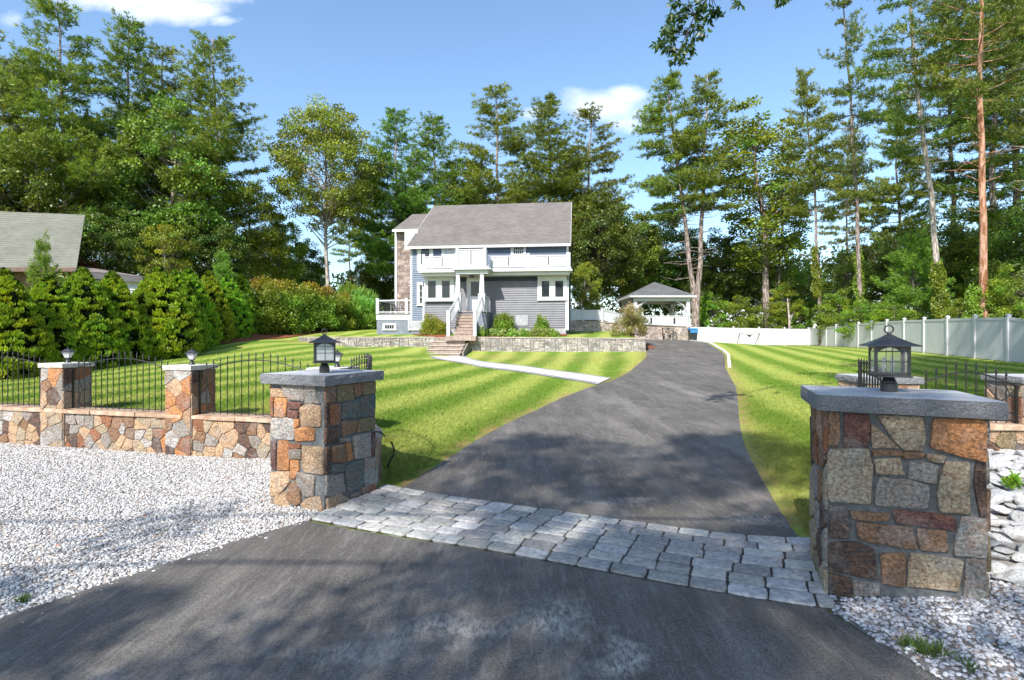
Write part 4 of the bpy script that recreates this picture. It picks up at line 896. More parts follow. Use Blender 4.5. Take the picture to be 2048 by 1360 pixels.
# ------------------------------------------------------------------ retaining wall and garden steps
LSTONE = mat('ledge_wall_stone', (.235,.215,.20), (.40,.365,.335), .9, 2.5, .7, 18, .03, attr=True)
RCAP = mat('wall_cap', (.30,.26,.22), (.43,.37,.32), .85, 3, .5, 25, .01)
def rwall(s0, s1, label, zt0, zt1):
    p = lambda s: W0+wd*s; c = p((s0+s1)/2); r = empty('retaining_wall', (*c, 1), label, 'wall'); loc = tuple(r.location)
    n = 16; S = np.linspace(s0, s1, n+1); core = MB(); cap = MB(); st = MB()
    ztf = lambda s: zt0+(zt1-zt0)*(s-s0)/(s1-s0)
    for i in range(n):
        a, b_ = p(S[i]), p(S[i+1]); za, zb_ = ztf(S[i]), ztf(S[i+1]); g0 = min(h1(*(a-wn*.1)), h1(*(b_-wn*.1)))-.15
        core.prism([a, b_, b_+wn*.34, a+wn*.34], g0-.3, [za-.06,zb_-.06,zb_-.06,za-.06])
        cap.prism([a-wn*.05, b_-wn*.05, b_+wn*.36, a+wn*.36], [za-.058,zb_-.058,zb_-.058,za-.058], [za,zb_,zb_,za])
        g = min(g0, za-.15)
        ledgestone(st, 0, S[i+1]-S[i], g, za-.07, 0, .085, (.14,.36), .045, plane=lambda u, v, k, a=a, s=S[i]: (*(a+wd*u-wn*k), v+(ztf(s+u)-ztf(s))), gap=.008)
    core.build('mortar_core', MORTARW, r, loc); cap.build('cap', RCAP, r, loc); st.build('stones', LSTONE, r, loc, colors=True)
    return r
sxp = lambda px: np.array([ (lambda r: ( (W0[1]*r-W0[0])/(wd[0]-r*wd[1]) ))((px-1024)/F) ])[0]
s_a, s_b, s_l, s_r = sxp(870), sxp(940), sxp(597), sxp(1290)
rwall(s_l, s_a, 'long grey ledgestone retaining wall left of the garden steps', 1.66, 1.66)
rw2 = rwall(s_b, s_r, 'grey ledgestone retaining wall between the garden steps and the driveway', 1.66, 1.60)
e0 = W0+wd*s_r; loc = tuple(rw2.location); m = MB(); st = MB()
d2 = np.array((.235,.972)); m.prism([e0, e0+d2*4.2, e0+d2*4.2-wd*.3, e0-wd*.3+wn*.3], .5, 1.54); m.build('mortar_core', MORTARW, rw2, loc)
ledgestone(st, 0, 4.2, .7, 1.53, 0, .085, (.14,.36), .045, plane=lambda u, v, k: (*(e0+d2*u+np.array((d2[1],-d2[0]))*k), v)); st.build('stones', LSTONE, rw2, loc, colors=True)
MB().prism([e0-wn*.05+wd*.05, e0+d2*4.2+wd*.05, e0+d2*4.2-wd*.33, e0-wd*.33-wn*.0], 1.542, 1.60).build('cap', RCAP, rw2, loc)
# steps in the gap
sc_c = (s_a+s_b)/2; base = W0+wd*sc_c; gs = empty('garden_steps', (*base, .6), 'five wide stone garden steps cut into the retaining wall', 'steps'); loc = tuple(gs.location)
m = MB(); t = MB(); n = 5; hz0 = .60; hz1 = 1.62
for i in range(n):
    za = hz1-(i)*(hz1-hz0)/n; d0 = .25-.36*i; sh = -.05*i; wl = (s_b-s_a)/2
    a = W0+wd*(s_a+.02+sh)-wn*(.36*(i+1)-.28); b_ = W0+wd*(s_b-.16+sh*.35)-wn*(.36*(i+1)-.28); q = .37
    m.prism([a, b_, b_+wn*q, a+wn*q], .2, za-.062); t.prism([a-wn*.04-wd*.03, b_-wn*.04+wd*.03, b_+wn*(q-.045)+wd*.03, a+wn*(q-.045)-wd*.03], za-.06, za)
m.build('riser', STEP, gs, loc); t.build('tread', RCAP, gs, loc)
mb = MB(); a = W0+wd*(s_b-.1); mb.prism([a-wn*1.55, a-wn*1.55+wd*.1, a+wd*.1, a], .3, [.85,.85,1.5,1.5]); mb.build('side_curb', IRON if False else MORTARW, gs, loc)
# path
PATHM = mat('path_concrete', (.44,.40,.40), (.58,.54,.53), .9, 2, .3, 40, .005)
PEDGE = mat('path_edging', (.22,.22,.24), (.38,.38,.40), .9, 6, .5, 20, .01)
PA = [(1.95,16.0),(1.2,17.8),(.2,20.5),(-1.7,24.4),(-3.2,26.9),(-4.3,28.6)]; PB = [(3.2,17.6),(2.2,19.6),(1.0,22.4),(-.9,25.9),(-2.1,27.6),(-2.75,28.75)]
PA = [drop(1195,770), drop(1120,757), drop(1040,744), drop(960,735), drop(905,724), drop(858,712)]; PB = [drop(1222,757), drop(1150,746), drop(1060,734), drop(985,726), drop(945,719), drop(930,712)]
loft('garden_path_edging', PA, PB, 50, 8, .02, PEDGE, 'grey stone edging along the garden path')
PAc = [tuple(np.array(a)+(np.array(b_)-np.array(a))*.13) for a, b_ in zip(PA, PB)]; PBc = [tuple(np.array(b_)+(np.array(a)-np.array(b_))*.13) for a, b_ in zip(PA, PB)]
loft('garden_path', PAc, PBc, 50, 6, .03, PATHM, 'pale concrete garden path from driveway to steps')
# curb on the right edge of the driveway top
kp = resample(DR[(DR[:,1] > 16) & (DR[:,1] < 40)]+np.array((.06,0)), 60); m = MB()
for i in range(59):
    a, b_ = kp[i], kp[i+1]; d = (b_-a)/np.linalg.norm(b_-a); n_ = np.array((d[1],-d[0])); g = h1(*a); m.prism([a+d*.01, a+d*.01+n_*.12, b_-d*.01+n_*.12, b_-d*.01][::1], g-.1, g+.07)
tag(m.build('driveway_curb', mat('curb_granite', (.5,.5,.5), (.68,.67,.65), .85, 8, .4, 30, .01)), 'pale granite curb along the right edge of the upper driveway', None, None, 'structure')

# ------------------------------------------------------------------ mulch beds
MULCH = mat('mulch', (.16,.045,.02), (.33,.10,.045), .95, 20, 1, 50, .03)
hp = lambda x, y: tuple(HO+hex_*x+hey*y)
loft('mulch_bed', [hp(.3,-.9),hp(1.7,-2.2),hp(2.7,-3.0)], [hp(.3,-.1),hp(1.7,-.2),hp(2.7,-.4)], 12, 8, .03, MULCH, 'red mulch bed left of the front steps')
loft('mulch_bed', [hp(4.2,-3.4),hp(5.2,-2.6),hp(7,-2.0),hp(9.8,-1.9)], [hp(4.2,-.5),hp(5.2,-.4),hp(7,-.4),hp(9.8,-.4)], 20, 8, .03, MULCH, 'red mulch bed right of the front steps')
loft('mulch_bed', [(-16.2,15),(-15.3,20),(-14.7,24),(-13.9,28),(-13.4,32),(-12.2,37),(-10.0,41.5)], [(-18.5,15),(-17.5,20),(-17,24),(-16.5,28),(-16,32),(-14,38),(-11.5,43)], 60, 10, .04, MULCH, 'red brown mulch bed under the left hedge')
loft('mulch_bed', [(6.8,30.6),(7.0,32.4)], [(7.9,30.2),(8.1,32.4)], 8, 6, .03, MULCH, 'mulch ring under the feathery bush by the driveway')

# ------------------------------------------------------------------ white vinyl fences
def vinyl_fence(pts, hts, label, name='white_fence', spacing=2.4, slope_last=None):
    """pts: list of post positions (x,y), hts: top heights, ground from H"""
    r = empty(name, (*pts[len(pts)//2], h1(*pts[len(pts)//2])), label, 'fence'); loc = tuple(r.location)
    for i, p in enumerate(pts):
        g = h1(*p)-.15; zt = hts[i]; x, y = p; d = np.array(pts[min(i+1,len(pts)-1)])-np.array(pts[max(i-1,0)]); d = d/np.linalg.norm(d); n = np.array((-d[1],d[0]))
        q = lambda w: [np.array(p)-d*w-n*w, np.array(p)+d*w-n*w, np.array(p)+d*w+n*w, np.array(p)-d*w+n*w]
        if (q(1)[1]-q(1)[0])[0]*(q(1)[2]-q(1)[1])[1]-(q(1)[1]-q(1)[0])[1]*(q(1)[2]-q(1)[1])[0] < 0: pass
        m = MB(); m.prism(q(.065), g, zt+.08); m.prism(q(.085), zt+.08, zt+.11); m.add([(*c, zt+.11) for c in q(.08)]+[(*p, zt+.16)], [(0,1,4),(1,2,4),(2,3,4),(3,0,4)]); m.build('fence_post', WHITE, r, loc)
    for i in range(len(pts)-1):
        a, b_ = np.array(pts[i]), np.array(pts[i+1]); d = b_-a; L_ = np.linalg.norm(d); d = d/L_; n = np.array((-d[1],d[0])); a = a+d*.066; b_ = b_-d*.066; L_ -= .132
        za, zb_ = hts[i], hts[i+1]; ga, gb = h1(*a)+.03, h1(*b_)+.03; m = MB()
        k = max(2, round(L_/.17))
        for j in range(k):
            u0, u1 = j/k, (j+1)/k; p0, p1 = a+d*L_*u0+d*.003, a+d*L_*u1-d*.003; zz = lambda u: za+(zb_-za)*u-.06; gg = lambda u: ga+(gb-ga)*u+.05
            m.prism([p0-n*.012, p1-n*.012, p1+n*.012, p0+n*.012], [gg(u0),gg(u1),gg(u1),gg(u0)], [zz(u0),zz(u1),zz(u1),zz(u0)])
        m.build('fence_panel', WHITE, r, loc)
        m = MB(); 
        m.prism([a-n*.03,b_-n*.03,b_+n*.03,a+n*.03], [za-.11,zb_-.11,zb_-.11,za-.11], [za,zb_,zb_,za]); m.build('top_rail', WHITE, r, loc); m = MB(); m.prism([a-n*.03,b_-n*.03,b_+n*.03,a+n*.03], [ga,gb,gb,ga], [ga+.13,gb+.13,gb+.13,ga+.13]); m.build('bottom_rail', WHITE, r, loc)
    return r
c0 = np.array((27.1,50.)); c1 = np.array((20.4,22.6)); dv = (c1-c0)/12
P = [tuple(c0+dv*i) for i in range(15)]
hts = [atd(px, py, 0)[2] for px, py in []]
tops = [2.36,2.40,2.44,2.48,2.52,2.55,2.58,2.60,2.60,2.58,2.56,2.52,2.47,2.20,2.2]
vinyl_fence(P, tops, 'long white vinyl privacy fence along the right side of the lawn')
b0 = np.array((27.1,50.)); b1 = np.array((13.4,50.6)); k = 6
PB_ = [tuple(b1+(b0-b1)*i/k) for i in range(k)] + [(26.95,50.0)]
vinyl_fence([(p[0], p[1]) for p in PB_], [2.62,2.55,2.5,2.44,2.40,2.36,2.34], 'white vinyl privacy fence across the back of the lawn')

# ------------------------------------------------------------------ patio wall, patio fence, gazebo (depth about 44 m)
def AT(zx, zy, Y, s=3.657, ox=1100, oy=500): return atd(ox+zx/s, oy+zy/s, Y)
PW = mat('patio_wall_stone', (.34,.27,.23), (.52,.43,.38), .9, 2.5, .7, 18, .03, attr=True)
ax, ay, _ = AT(143, 600, 40.5); bx_, by_, _ = AT(1022, 600, 44.4)
pwr = empty('patio_wall', ((ax+bx_)/2, 42.5, 1.3), 'brown ledgestone wall below the gazebo and patio fence', 'wall'); loc = tuple(pwr.location)
a = np.array((ax, ay)); b_ = np.array((bx_, by_)); d = (b_-a)/np.linalg.norm(b_-a); n = np.array((-d[1],d[0])); L_ = np.linalg.norm(b_-a)
zw0 = AT(143, 518, 40.5)[2]; zw1 = AT(1022, 560, 44.4)[2]
zmid = AT(240, 518, 41)[2]
MB().prism([a, b_, b_+n*7, a+n*7], 1.0, [zmid-.05, zw1-.05, zw1-.05, zmid-.05]).build('mortar_core', MORTARW, pwr, loc)
st = MB(); zf = lambda u: zmid+(zw1-zmid)*sm(np.array((u/L_-.25)/.35))
nseg = 14
for i in range(nseg):
    u0, u1 = L_*i/nseg, L_*(i+1)/nseg; ledgestone(st, u0, u1, 1.15, min(zf(u0), zf(u1))-.02, 0, .13, (.2,.5), .05, plane=lambda u, v, k: (*(a+d*u-n*(k+.01)), v))
st.build('stones', PW, pwr, loc, colors=True)
cp = MB(); cp.prism([a-n*.08, b_-n*.08, b_+n*.3, a+n*.3], [zmid-.04,zw1-.04,zw1-.04,zmid-.04], [zmid+.02,zw1+.02,zw1+.02,zmid+.02]); cp.build('cap', RCAP, pwr, loc)
def low_fence(pts, zb, zt, label, gaps=()):
    r = empty('patio_fence', (*pts[0], zb[0]), label, 'fence'); loc = tuple(r.location)
    for i, p in enumerate(pts): x, y = p; MB().box(x-.09,x+.09,y-.09,y+.09,zb[i]-.1,zt[i]+.14).box(x-.11,x+.11,y-.11,y+.11,zt[i]+.14,zt[i]+.18).build('fence_post', WHITE, r, loc)
    for i in range(len(pts)-1):
        p, q = np.array(pts[i]), np.array(pts[i+1]); dd = (q-p)/np.linalg.norm(q-p); nn = np.array((-dd[1],dd[0])); p = p+dd*.1; q = q-dd*.1
        MB().prism([p-nn*.02,q-nn*.02,q+nn*.02,p+nn*.02], [zb[i]+.03,zb[i+1]+.03]*1+[zb[i+1]+.03,zb[i]+.03], [zt[i]-.05,zt[i+1]-.05,zt[i+1]-.05,zt[i]-.05]).build('fence_panel', WHITE, r, loc)
        MB().prism([p-nn*.05,q-nn*.05,q+nn*.05,p+nn*.05], [zt[i]-.05,zt[i+1]-.05,zt[i+1]-.05,zt[i]-.05], [zt[i]+.02,zt[i+1]+.02,zt[i+1]+.02,zt[i]+.02]).build('fence_rail', WHITE, r, loc)
        if i in gaps:
            c = (p+q)/2; MB().prism([c-dd*.06-nn*.06,c+dd*.06-nn*.06,c+dd*.06+nn*.06,c-dd*.06+nn*.06], zb[i]+.2, zt[i]-.15).build('gap_strip', IRON, r, loc)
    return r
q0 = AT(150,385,40.6); q0b = AT(240,440,41.2); q1 = AT(380,440,41.9); q2 = AT(545,500,42.6); 
low_fence([q0[:2], q0b[:2], q1[:2], q2[:2], AT(640,500,43.1)[:2]], [AT(150,520,40.6)[2], AT(240,515,41.2)[2], AT(380,515,41.9)[2], AT(545,600,42.6)[2]+.3, zw1+.02], [AT(150,440,40.6)[2]+.1, q0b[2], q1[2], AT(545,470,42.6)[2], AT(640,475,43.1)[2]], 'white vinyl patio fence between the house and the gazebo')
g0 = AT(660,560,43.3); g1 = AT(815,560,43.8); g2 = AT(1000,560,44.3)
low_fence([g0[:2], g1[:2], g2[:2]], [zw1+.02]*3, [AT(660,482,43.3)[2], AT(815,482,43.8)[2], AT(1000,482,44.3)[2]], 'low white fence panels in front of the gazebo', (0,1))
GY0, GY1 = 44.6, 49.0
gx0 = AT(622,500,GY0)[0]; gx1 = AT(1008,500,GY0)[0]; gzf = zw1; gze = AT(820,340,GY0-.4)[2]
gz = empty('gazebo', ((gx0+gx1)/2, (GY0+GY1)/2, gzf), 'white open gazebo pavilion with dark grey hip roof', 'gazebo'); loc = tuple(gz.location)
for x in (gx0, gx1):
    for y in (GY0, GY1):
        MB().box(x-.14,x+.14,y-.14,y+.14,gzf-.3,gze-.05).box(x-.18,x+.18,y-.18,y+.18,gzf-.29,gzf+.25).build('post', WHITE, gz, loc)
m = MB(); m.box(gx0-.16,gx1+.16,GY0-.1,GY0+.1,gze-.35,gze-.06).box(gx0-.16,gx1+.16,GY1-.1,GY1+.1,gze-.35,gze-.06).box(gx0-.1,gx0+.1,GY0+.102,GY1-.102,gze-.35,gze-.06).box(gx1-.1,gx1+.1,GY0+.102,GY1-.102,gze-.35,gze-.06); m.build('beam', WHITE, gz, loc)
for x, s in ((gx0,1),(gx1,-1)):
    for y in (GY0, GY1): MB().tube([(x+s*.1,y,gze-1.15),(x+s*.35,y,gze-.7),(x+s*.9,y,gze-.36)], .075, 4).build('brace', WHITE, gz, loc)
for y, s in ((GY0,1),(GY1,-1)):
    for x in (gx0, gx1): MB().tube([(x,y+s*.1,gze-1.15),(x,y+s*.35,gze-.7),(x,y+s*.9,gze-.36)], .075, 4).build('brace', WHITE, gz, loc)
o = .55; apx = AT(780,235,46.8); C = [(gx0-o,GY0-o),(gx1+o,GY0-o),(gx1+o,GY1+o),(gx0-o,GY1+o)]; mx = (gx0+gx1)/2; az = apx[2]
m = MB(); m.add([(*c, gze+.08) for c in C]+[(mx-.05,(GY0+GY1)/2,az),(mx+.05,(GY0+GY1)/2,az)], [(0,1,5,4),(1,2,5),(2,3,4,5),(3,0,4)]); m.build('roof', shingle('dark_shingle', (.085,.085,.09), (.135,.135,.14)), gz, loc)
m = MB(); m.prism(C, gze-.06, gze+.075); m.build('fascia', WHITE, gz, loc)

# ------------------------------------------------------------------ small things at the end of the drive
def bicycle(x, y, rz, label, tilt):
    z = h1(x, y)+.025; r = empty('bicycle', (x, y, z), label, 'bicycle', None, rz); r.rotation_euler = (tilt, 0, rz)
    T = mat('tyre_rubber', (.015,.015,.015), (.03,.03,.03), .8, 5) if 'tyre_rubber' not in bpy.data.materials else bpy.data.materials['tyre_rubber']
    for wx in (-.52,.52):
        w = MB().torus((wx,0,.34), .31, .024, 'y', 28, 8).build('wheel', T, r, smooth=True)
        s = MB()
        for k in range(10): t = k*math.pi/5; s.tube([(wx,0,.34),(wx+.3*math.cos(t),0,.34+.3*math.sin(t))], .004, 3)
        s.lathe([(0,-.02),(.025,-.02),(.025,.02),(0,.02)],8,(0,0)) if False else None
        s.build('spokes', WTRIM, w)
    m = MB(); bb = (-.05,0,.30); hd = (.36,0,.78); stt = (-.18,0,.74)
    for p, q in ((bb,hd),(bb,stt),(stt,hd),(bb,(-.52,0,.34)),(stt,(-.52,0,.34)),((.36,0,.86),(.52,0,.34)),(stt,(-.21,0,.86))): m.tube([p,q], .02, 6)
    m.build('frame', IRON, r); MB().tube([(.33,-.28,.98),(.38,-.1,.94),(.36,0,.86),(.38,.1,.94),(.33,.28,.98)], .014, 6).build('handlebar', IRON, r)
    MB().tube([(-.36,0,.90),(-.2,0,.90),(-.08,0,.885)], [.07,.05,.02], 8).build('saddle', T, r)
bx1_ = AT(828,650,43.1); bicycle(bx1_[0], bx1_[1], rad(78), 'dark bicycle seen nearly end on, left of the two against the patio wall', rad(-4))
bx2_ = AT(880,650,43.2); bicycle(bx2_[0]+.05, bx2_[1], rad(40), 'dark bicycle seen at an angle, right of the two against the patio wall', rad(-4))
x, y, _ = AT(1044,650,43.6); z = h1(x, y)+.02
tb = empty('trash_bin', (x, y, z), 'black wheeled trash bin with blue lid at the end of the driveway', 'trash bin')
m = MB(); m.add([(-.24,-.26,.06),(.24,-.26,.06),(.24,.26,.06),(-.24,.26,.06),(-.30,-.34,.98),(.30,-.34,.98),(.30,.34,.98),(-.30,.34,.98)], [(3,2,1,0),(0,1,5,4),(1,2,6,5),(2,3,7,6),(3,0,4,7),(4,5,6,7)]); m.build('bin_body', mat('bin_black', (.02,.025,.03), (.03,.035,.04), .5, 5), tb, bevel=.02)
BL = mat('bin_blue', (.03,.17,.42), (.04,.22,.5), .45, 5)
MB().add([(-.32,-.37,.98),(.32,-.37,.98),(.32,.36,.98),(-.32,.36,.98),(-.28,-.30,1.07),(.28,-.30,1.07),(.28,.34,1.10),(-.28,.34,1.10)], [(3,2,1,0),(0,1,5,4),(1,2,6,5),(2,3,7,6),(3,0,4,7),(4,5,6,7)]).build('lid', BL, tb, bevel=.015)
MB().box(-.30,.30,-.355,-.34,.72,.94).build('front_panel', BL, tb); MB().tube([(-.25,.38,1.0),(.25,.38,1.0)], .02, 6).build('handle', IRON, tb)
for s in (-1,1): MB().torus((s*.27,.27,.1), .075, .03, 'x', 16, 6).build('wheel', IRON, tb)
Yg = 42.; xa, _, zt = AT(1385,608,Yg); xb, _, _ = AT(1533,612,Yg); g = h1((xa+xb)/2, Yg)
gl = empty('ball_goal', ((xa+xb)/2, Yg, g), 'small black framed ball rebounder standing on the lawn before the back fence', 'sports goal'); loc = tuple(gl.location)
MB().tube([(xa+.05,Yg,g),(xa,Yg,zt),(xa+.05,Yg+.6,g)], .022, 6).tube([(xb-.15,Yg,g),(xb,Yg,zt),(xb-.1,Yg+.6,g)], .022, 6).build('frame', IRON, gl, loc)
MB().tube([(xa,Yg,zt),(xa*.6+xb*.4,Yg,zt-.12),((xa+xb)/2,Yg,zt-.18),(xa*.4+xb*.6,Yg,zt-.12),(xb,Yg,zt)], .016, 6).build('cord', IRON, gl, loc)
mx_ = (xa+xb)/2; MB().add([(mx_-.2,Yg,zt-.13),(mx_+.2,Yg,zt-.13),(mx_,Yg,zt-.32),(mx_-.2,Yg+.02,zt-.13),(mx_+.2,Yg+.02,zt-.13),(mx_,Yg+.02,zt-.32)],[(0,2,1),(3,4,5),(0,1,4,3),(1,2,5,4),(2,0,3,5)]).build('net', IRON, gl, loc)
# yellow and black hose stub beside the left pillar
hx, hy, _ = atd(768, 960, 6.45); g = h1(hx, hy)
hs = empty('hose_reel_arm', (hx, hy, g), 'black curved hose with a yellow nozzle beside the left gate pillar', 'garden hose'); loc = tuple(hs.location)
p = lambda zx, zy, Y=6.45: atd(480+zx/3.238, 640+zy/3.238, Y)
MB().tube([p(955,955), p(965,925), p(990,880), p(998,840), p(985,800), p(968,780)], .012, 8).build('hose', IRON, hs, loc, smooth=True)
c = p(968,770); MB().box(c[0]-.055,c[0]+.055,c[1]-.04,c[1]+.04,c[2]-.028,c[2]+.028).build('nozzle', mat('yellow_plastic', (.75,.62,.04), (.8,.7,.1), .4, 5), hs, loc, bevel=.008)
MB().tube([(c[0]-.02,c[1],c[2]),(c[0]-.12,c[1]+.1,c[2]+.06),(c[0]-.2,c[1]+.05,c[2]+.08)], .008, 6).build('cord', IRON, hs, loc)

# ------------------------------------------------------------------ neighbour's house at the left
NB = shingle('neighbour_shingle', (.125,.125,.098), (.18,.178,.145), .2, .3)
Yn = 27.0
tl = atd(-60, 404, Yn+5.5); trr = atd(148, 433, Yn+5.5); bl = atd(-120, 512, Yn); br = atd(153, 536, Yn)
nh = empty('neighbour_house', (trr[0]-4, Yn+5, 1.0), 'neighbouring brown house with weathered grey shingle roof behind the left hedge', 'house'); loc = tuple(nh.location)
x0, x1 = -40., br[0]; zE = br[2]; zR = trr[2]+.1; ry = Yn+5.5
MB().add([(x0,Yn,zE+.15),(x1,Yn,zE),(trr[0]+.65,ry,zR),(x0,ry,zR+.6),(x0,Yn,zE),(x1,Yn,zE-.15),(trr[0]+.65,ry,zR-.15),(x0,ry,zR+.45)], [(0,1,2,3),(7,6,5,4),(0,4,5,1),(1,5,6,2),(2,6,7,3),(3,7,4,0)]).build('roof', NB, nh, loc)
NW = mat('neighbour_wall', (.10,.05,.04), (.16,.09,.07), .8, 3)
m = MB(); m.prism([(x0,Yn+.7),(x1-.7,Yn+.7),(trr[0]+.1,ry),(x0,ry)], .5, [zE+.2,zE+.05,zR-.3,zR+.2]); m.build('wall', NW, nh, loc)
MB().box(x0, x1+.03, Yn-.05, Yn-.002, zE-.18, zE+.02).build('fascia', mat('brown_trim', (.10,.06,.05), (.16,.1,.08), .7, 3), nh, loc)
MB().box(x1-.75, x1-.55, Yn+.62, Yn+.7, .6, zE-.1).build('corner_board', mat('brown_board', (.3,.2,.15), (.4,.28,.2), .7, 3), nh, loc)
e0 = atd(160, 540, 26.5); e1 = atd(285, 556, 26.5); ap = atd(185, 530, 29.5)
m = MB(); zc = e0[2]; m.add([(e0[0]-.3,26.5,zc),(e1[0],26.5,zc-.32),(e1[0]-.3,31.5,zc-.25),(e0[0]-.5,31.5,zc),(ap[0]-.4,29.3,ap[2]-.1)], [(0,1,4),(1,2,4),(2,3,4),(3,0,4)]); m.build('porch_roof', mat('porch_roof_metal', (.2,.16,.15), (.28,.23,.22), .5, 3), nh, loc)
MB().add([(e0[0]-.3,26.48,zc-.03),(e1[0]+.02,26.48,zc-.34),(e1[0]+.02,26.48,zc-.60),(e0[0]-.3,26.48,zc-.34),(e0[0]-.3,26.6,zc-.03),(e1[0]+.02,26.6,zc-.34),(e1[0]+.02,26.6,zc-.60),(e0[0]-.3,26.6,zc-.34)],[(0,3,2,1),(0,1,5,4),(3,7,6,2),(1,2,6,5)]).build('gutter', mat('gutter', (.06,.055,.06), (.1,.09,.1), .5, 3), nh, loc)
MB().box(e0[0]-.2, e1[0]-.4, 26.9, 31, .8, zc-.42).build('porch_wall', mat('pale_cladding', (.35,.38,.42), (.5,.52,.55), .6, 3), nh, loc)
m = MB()
for k in range(4): m.box(e0[0]-.2, e1[0]-.3, 26.84, 26.9, zc-.62-k*.32, zc-.5-k*.32)
m.build('louver', WHITE, nh, loc)
# ------------------------------------------------------------------ vegetation
def leaf_mat(name, trans=.35, rough=.55, var=.18, spec=.25):
    m = bpy.data.materials.new(name); m.use_nodes = True; nt = m.node_tree; b = nt.nodes['Principled BSDF']
    a = nd(nt, 'ShaderNodeAttribute', attribute_name='Col').outputs['Color']; oi = nd(nt, 'ShaderNodeObjectInfo')
    hs = nd(nt, 'ShaderNodeHueSaturation'); nt.links.new(a, hs.inputs['Color'])
    nt.links.new(math_(nt, 'ADD', math_(nt, 'MULTIPLY', oi.outputs['Random'], .05), .475), hs.inputs['Hue'])
    nt.links.new(math_(nt, 'ADD', math_(nt, 'MULTIPLY', oi.outputs['Random'], var*2), 1-var), hs.inputs['Value'])
    c = hs.outputs[0]; nt.links.new(c, b.inputs['Base Color']); b.inputs['Roughness'].default_value = rough; b.inputs['Specular IOR Level'].default_value = spec
    t = nd(nt, 'ShaderNodeBsdfTranslucent'); c2 = mixc(nt, 1.0, c, (1.25,1.25,.55), 'MULTIPLY'); nt.links.new(c2, t.inputs[0])
    mx = nd(nt, 'ShaderNodeMixShader', inp={0: trans}); nt.links.new(b.outputs[0], mx.inputs[1]); nt.links.new(t.outputs[0], mx.inputs[2])
    nt.links.new(mx.outputs[0], nt.nodes['Material Output'].inputs[0]); return m
LEAF = leaf_mat('foliage', .38, .42, .18, .45); NEED = leaf_mat('pine_needles', .32, .5, .18, .35)
def bark(name, a, b_, sc_=5): return mat(name, a, b_, .95, sc_, 1.0, 12, .10, stretch=(2.2,2.2,.5), pos=(.42,.58), detail=8, spec=.15)
BARK = bark('pine_bark', (.14,.11,.095), (.42,.34,.31)); BARKP = bark('pale_bark', (.26,.21,.185), (.60,.53,.48)); BARKR = bark('rusty_bark', (.28,.12,.06), (.60,.36,.26), 2.5); BARKD = bark('dark_bark', (.06,.05,.045), (.16,.13,.11))
def unit(v): return v/np.maximum(np.linalg.norm(v, axis=-1, keepdims=True), 1e-9)
def leaves(C, D, L, W, cols, rng, droop=0):
    n = len(C); D = unit(D); s = unit(np.cross(D, rng.normal(size=(n,3)))); L = np.broadcast_to(L, n)[:,None]; W = np.broadcast_to(W, n)[:,None]
    V = np.stack([C, C+D*L*.45+s*W, C+D*L+np.array((0,0,-1.))*droop*L, C+D*L*.45-s*W], 1).reshape(-1, 3)
    return V, np.arange(4*n).reshape(-1, 4), np.repeat(cols, 4, 0)
def mk(name, V, Fc, m, cols=None, smooth=False):
    o = meshobj(name, V, Fc, m, cols=cols, smooth=smooth); me = o.data; bpy.data.objects.remove(o); return me
def tint(base, n, rng, amt=.18, warm=.0):
    k = rng.normal(1, amt, (n,1)).clip(.45, 1.7); w = rng.normal(0, .10, (n,1)); c = np.array(base)[None]*k
    return np.clip(c*np.concatenate([1+w+warm, np.ones((n,1)), 1-w], 1), .004, .9)
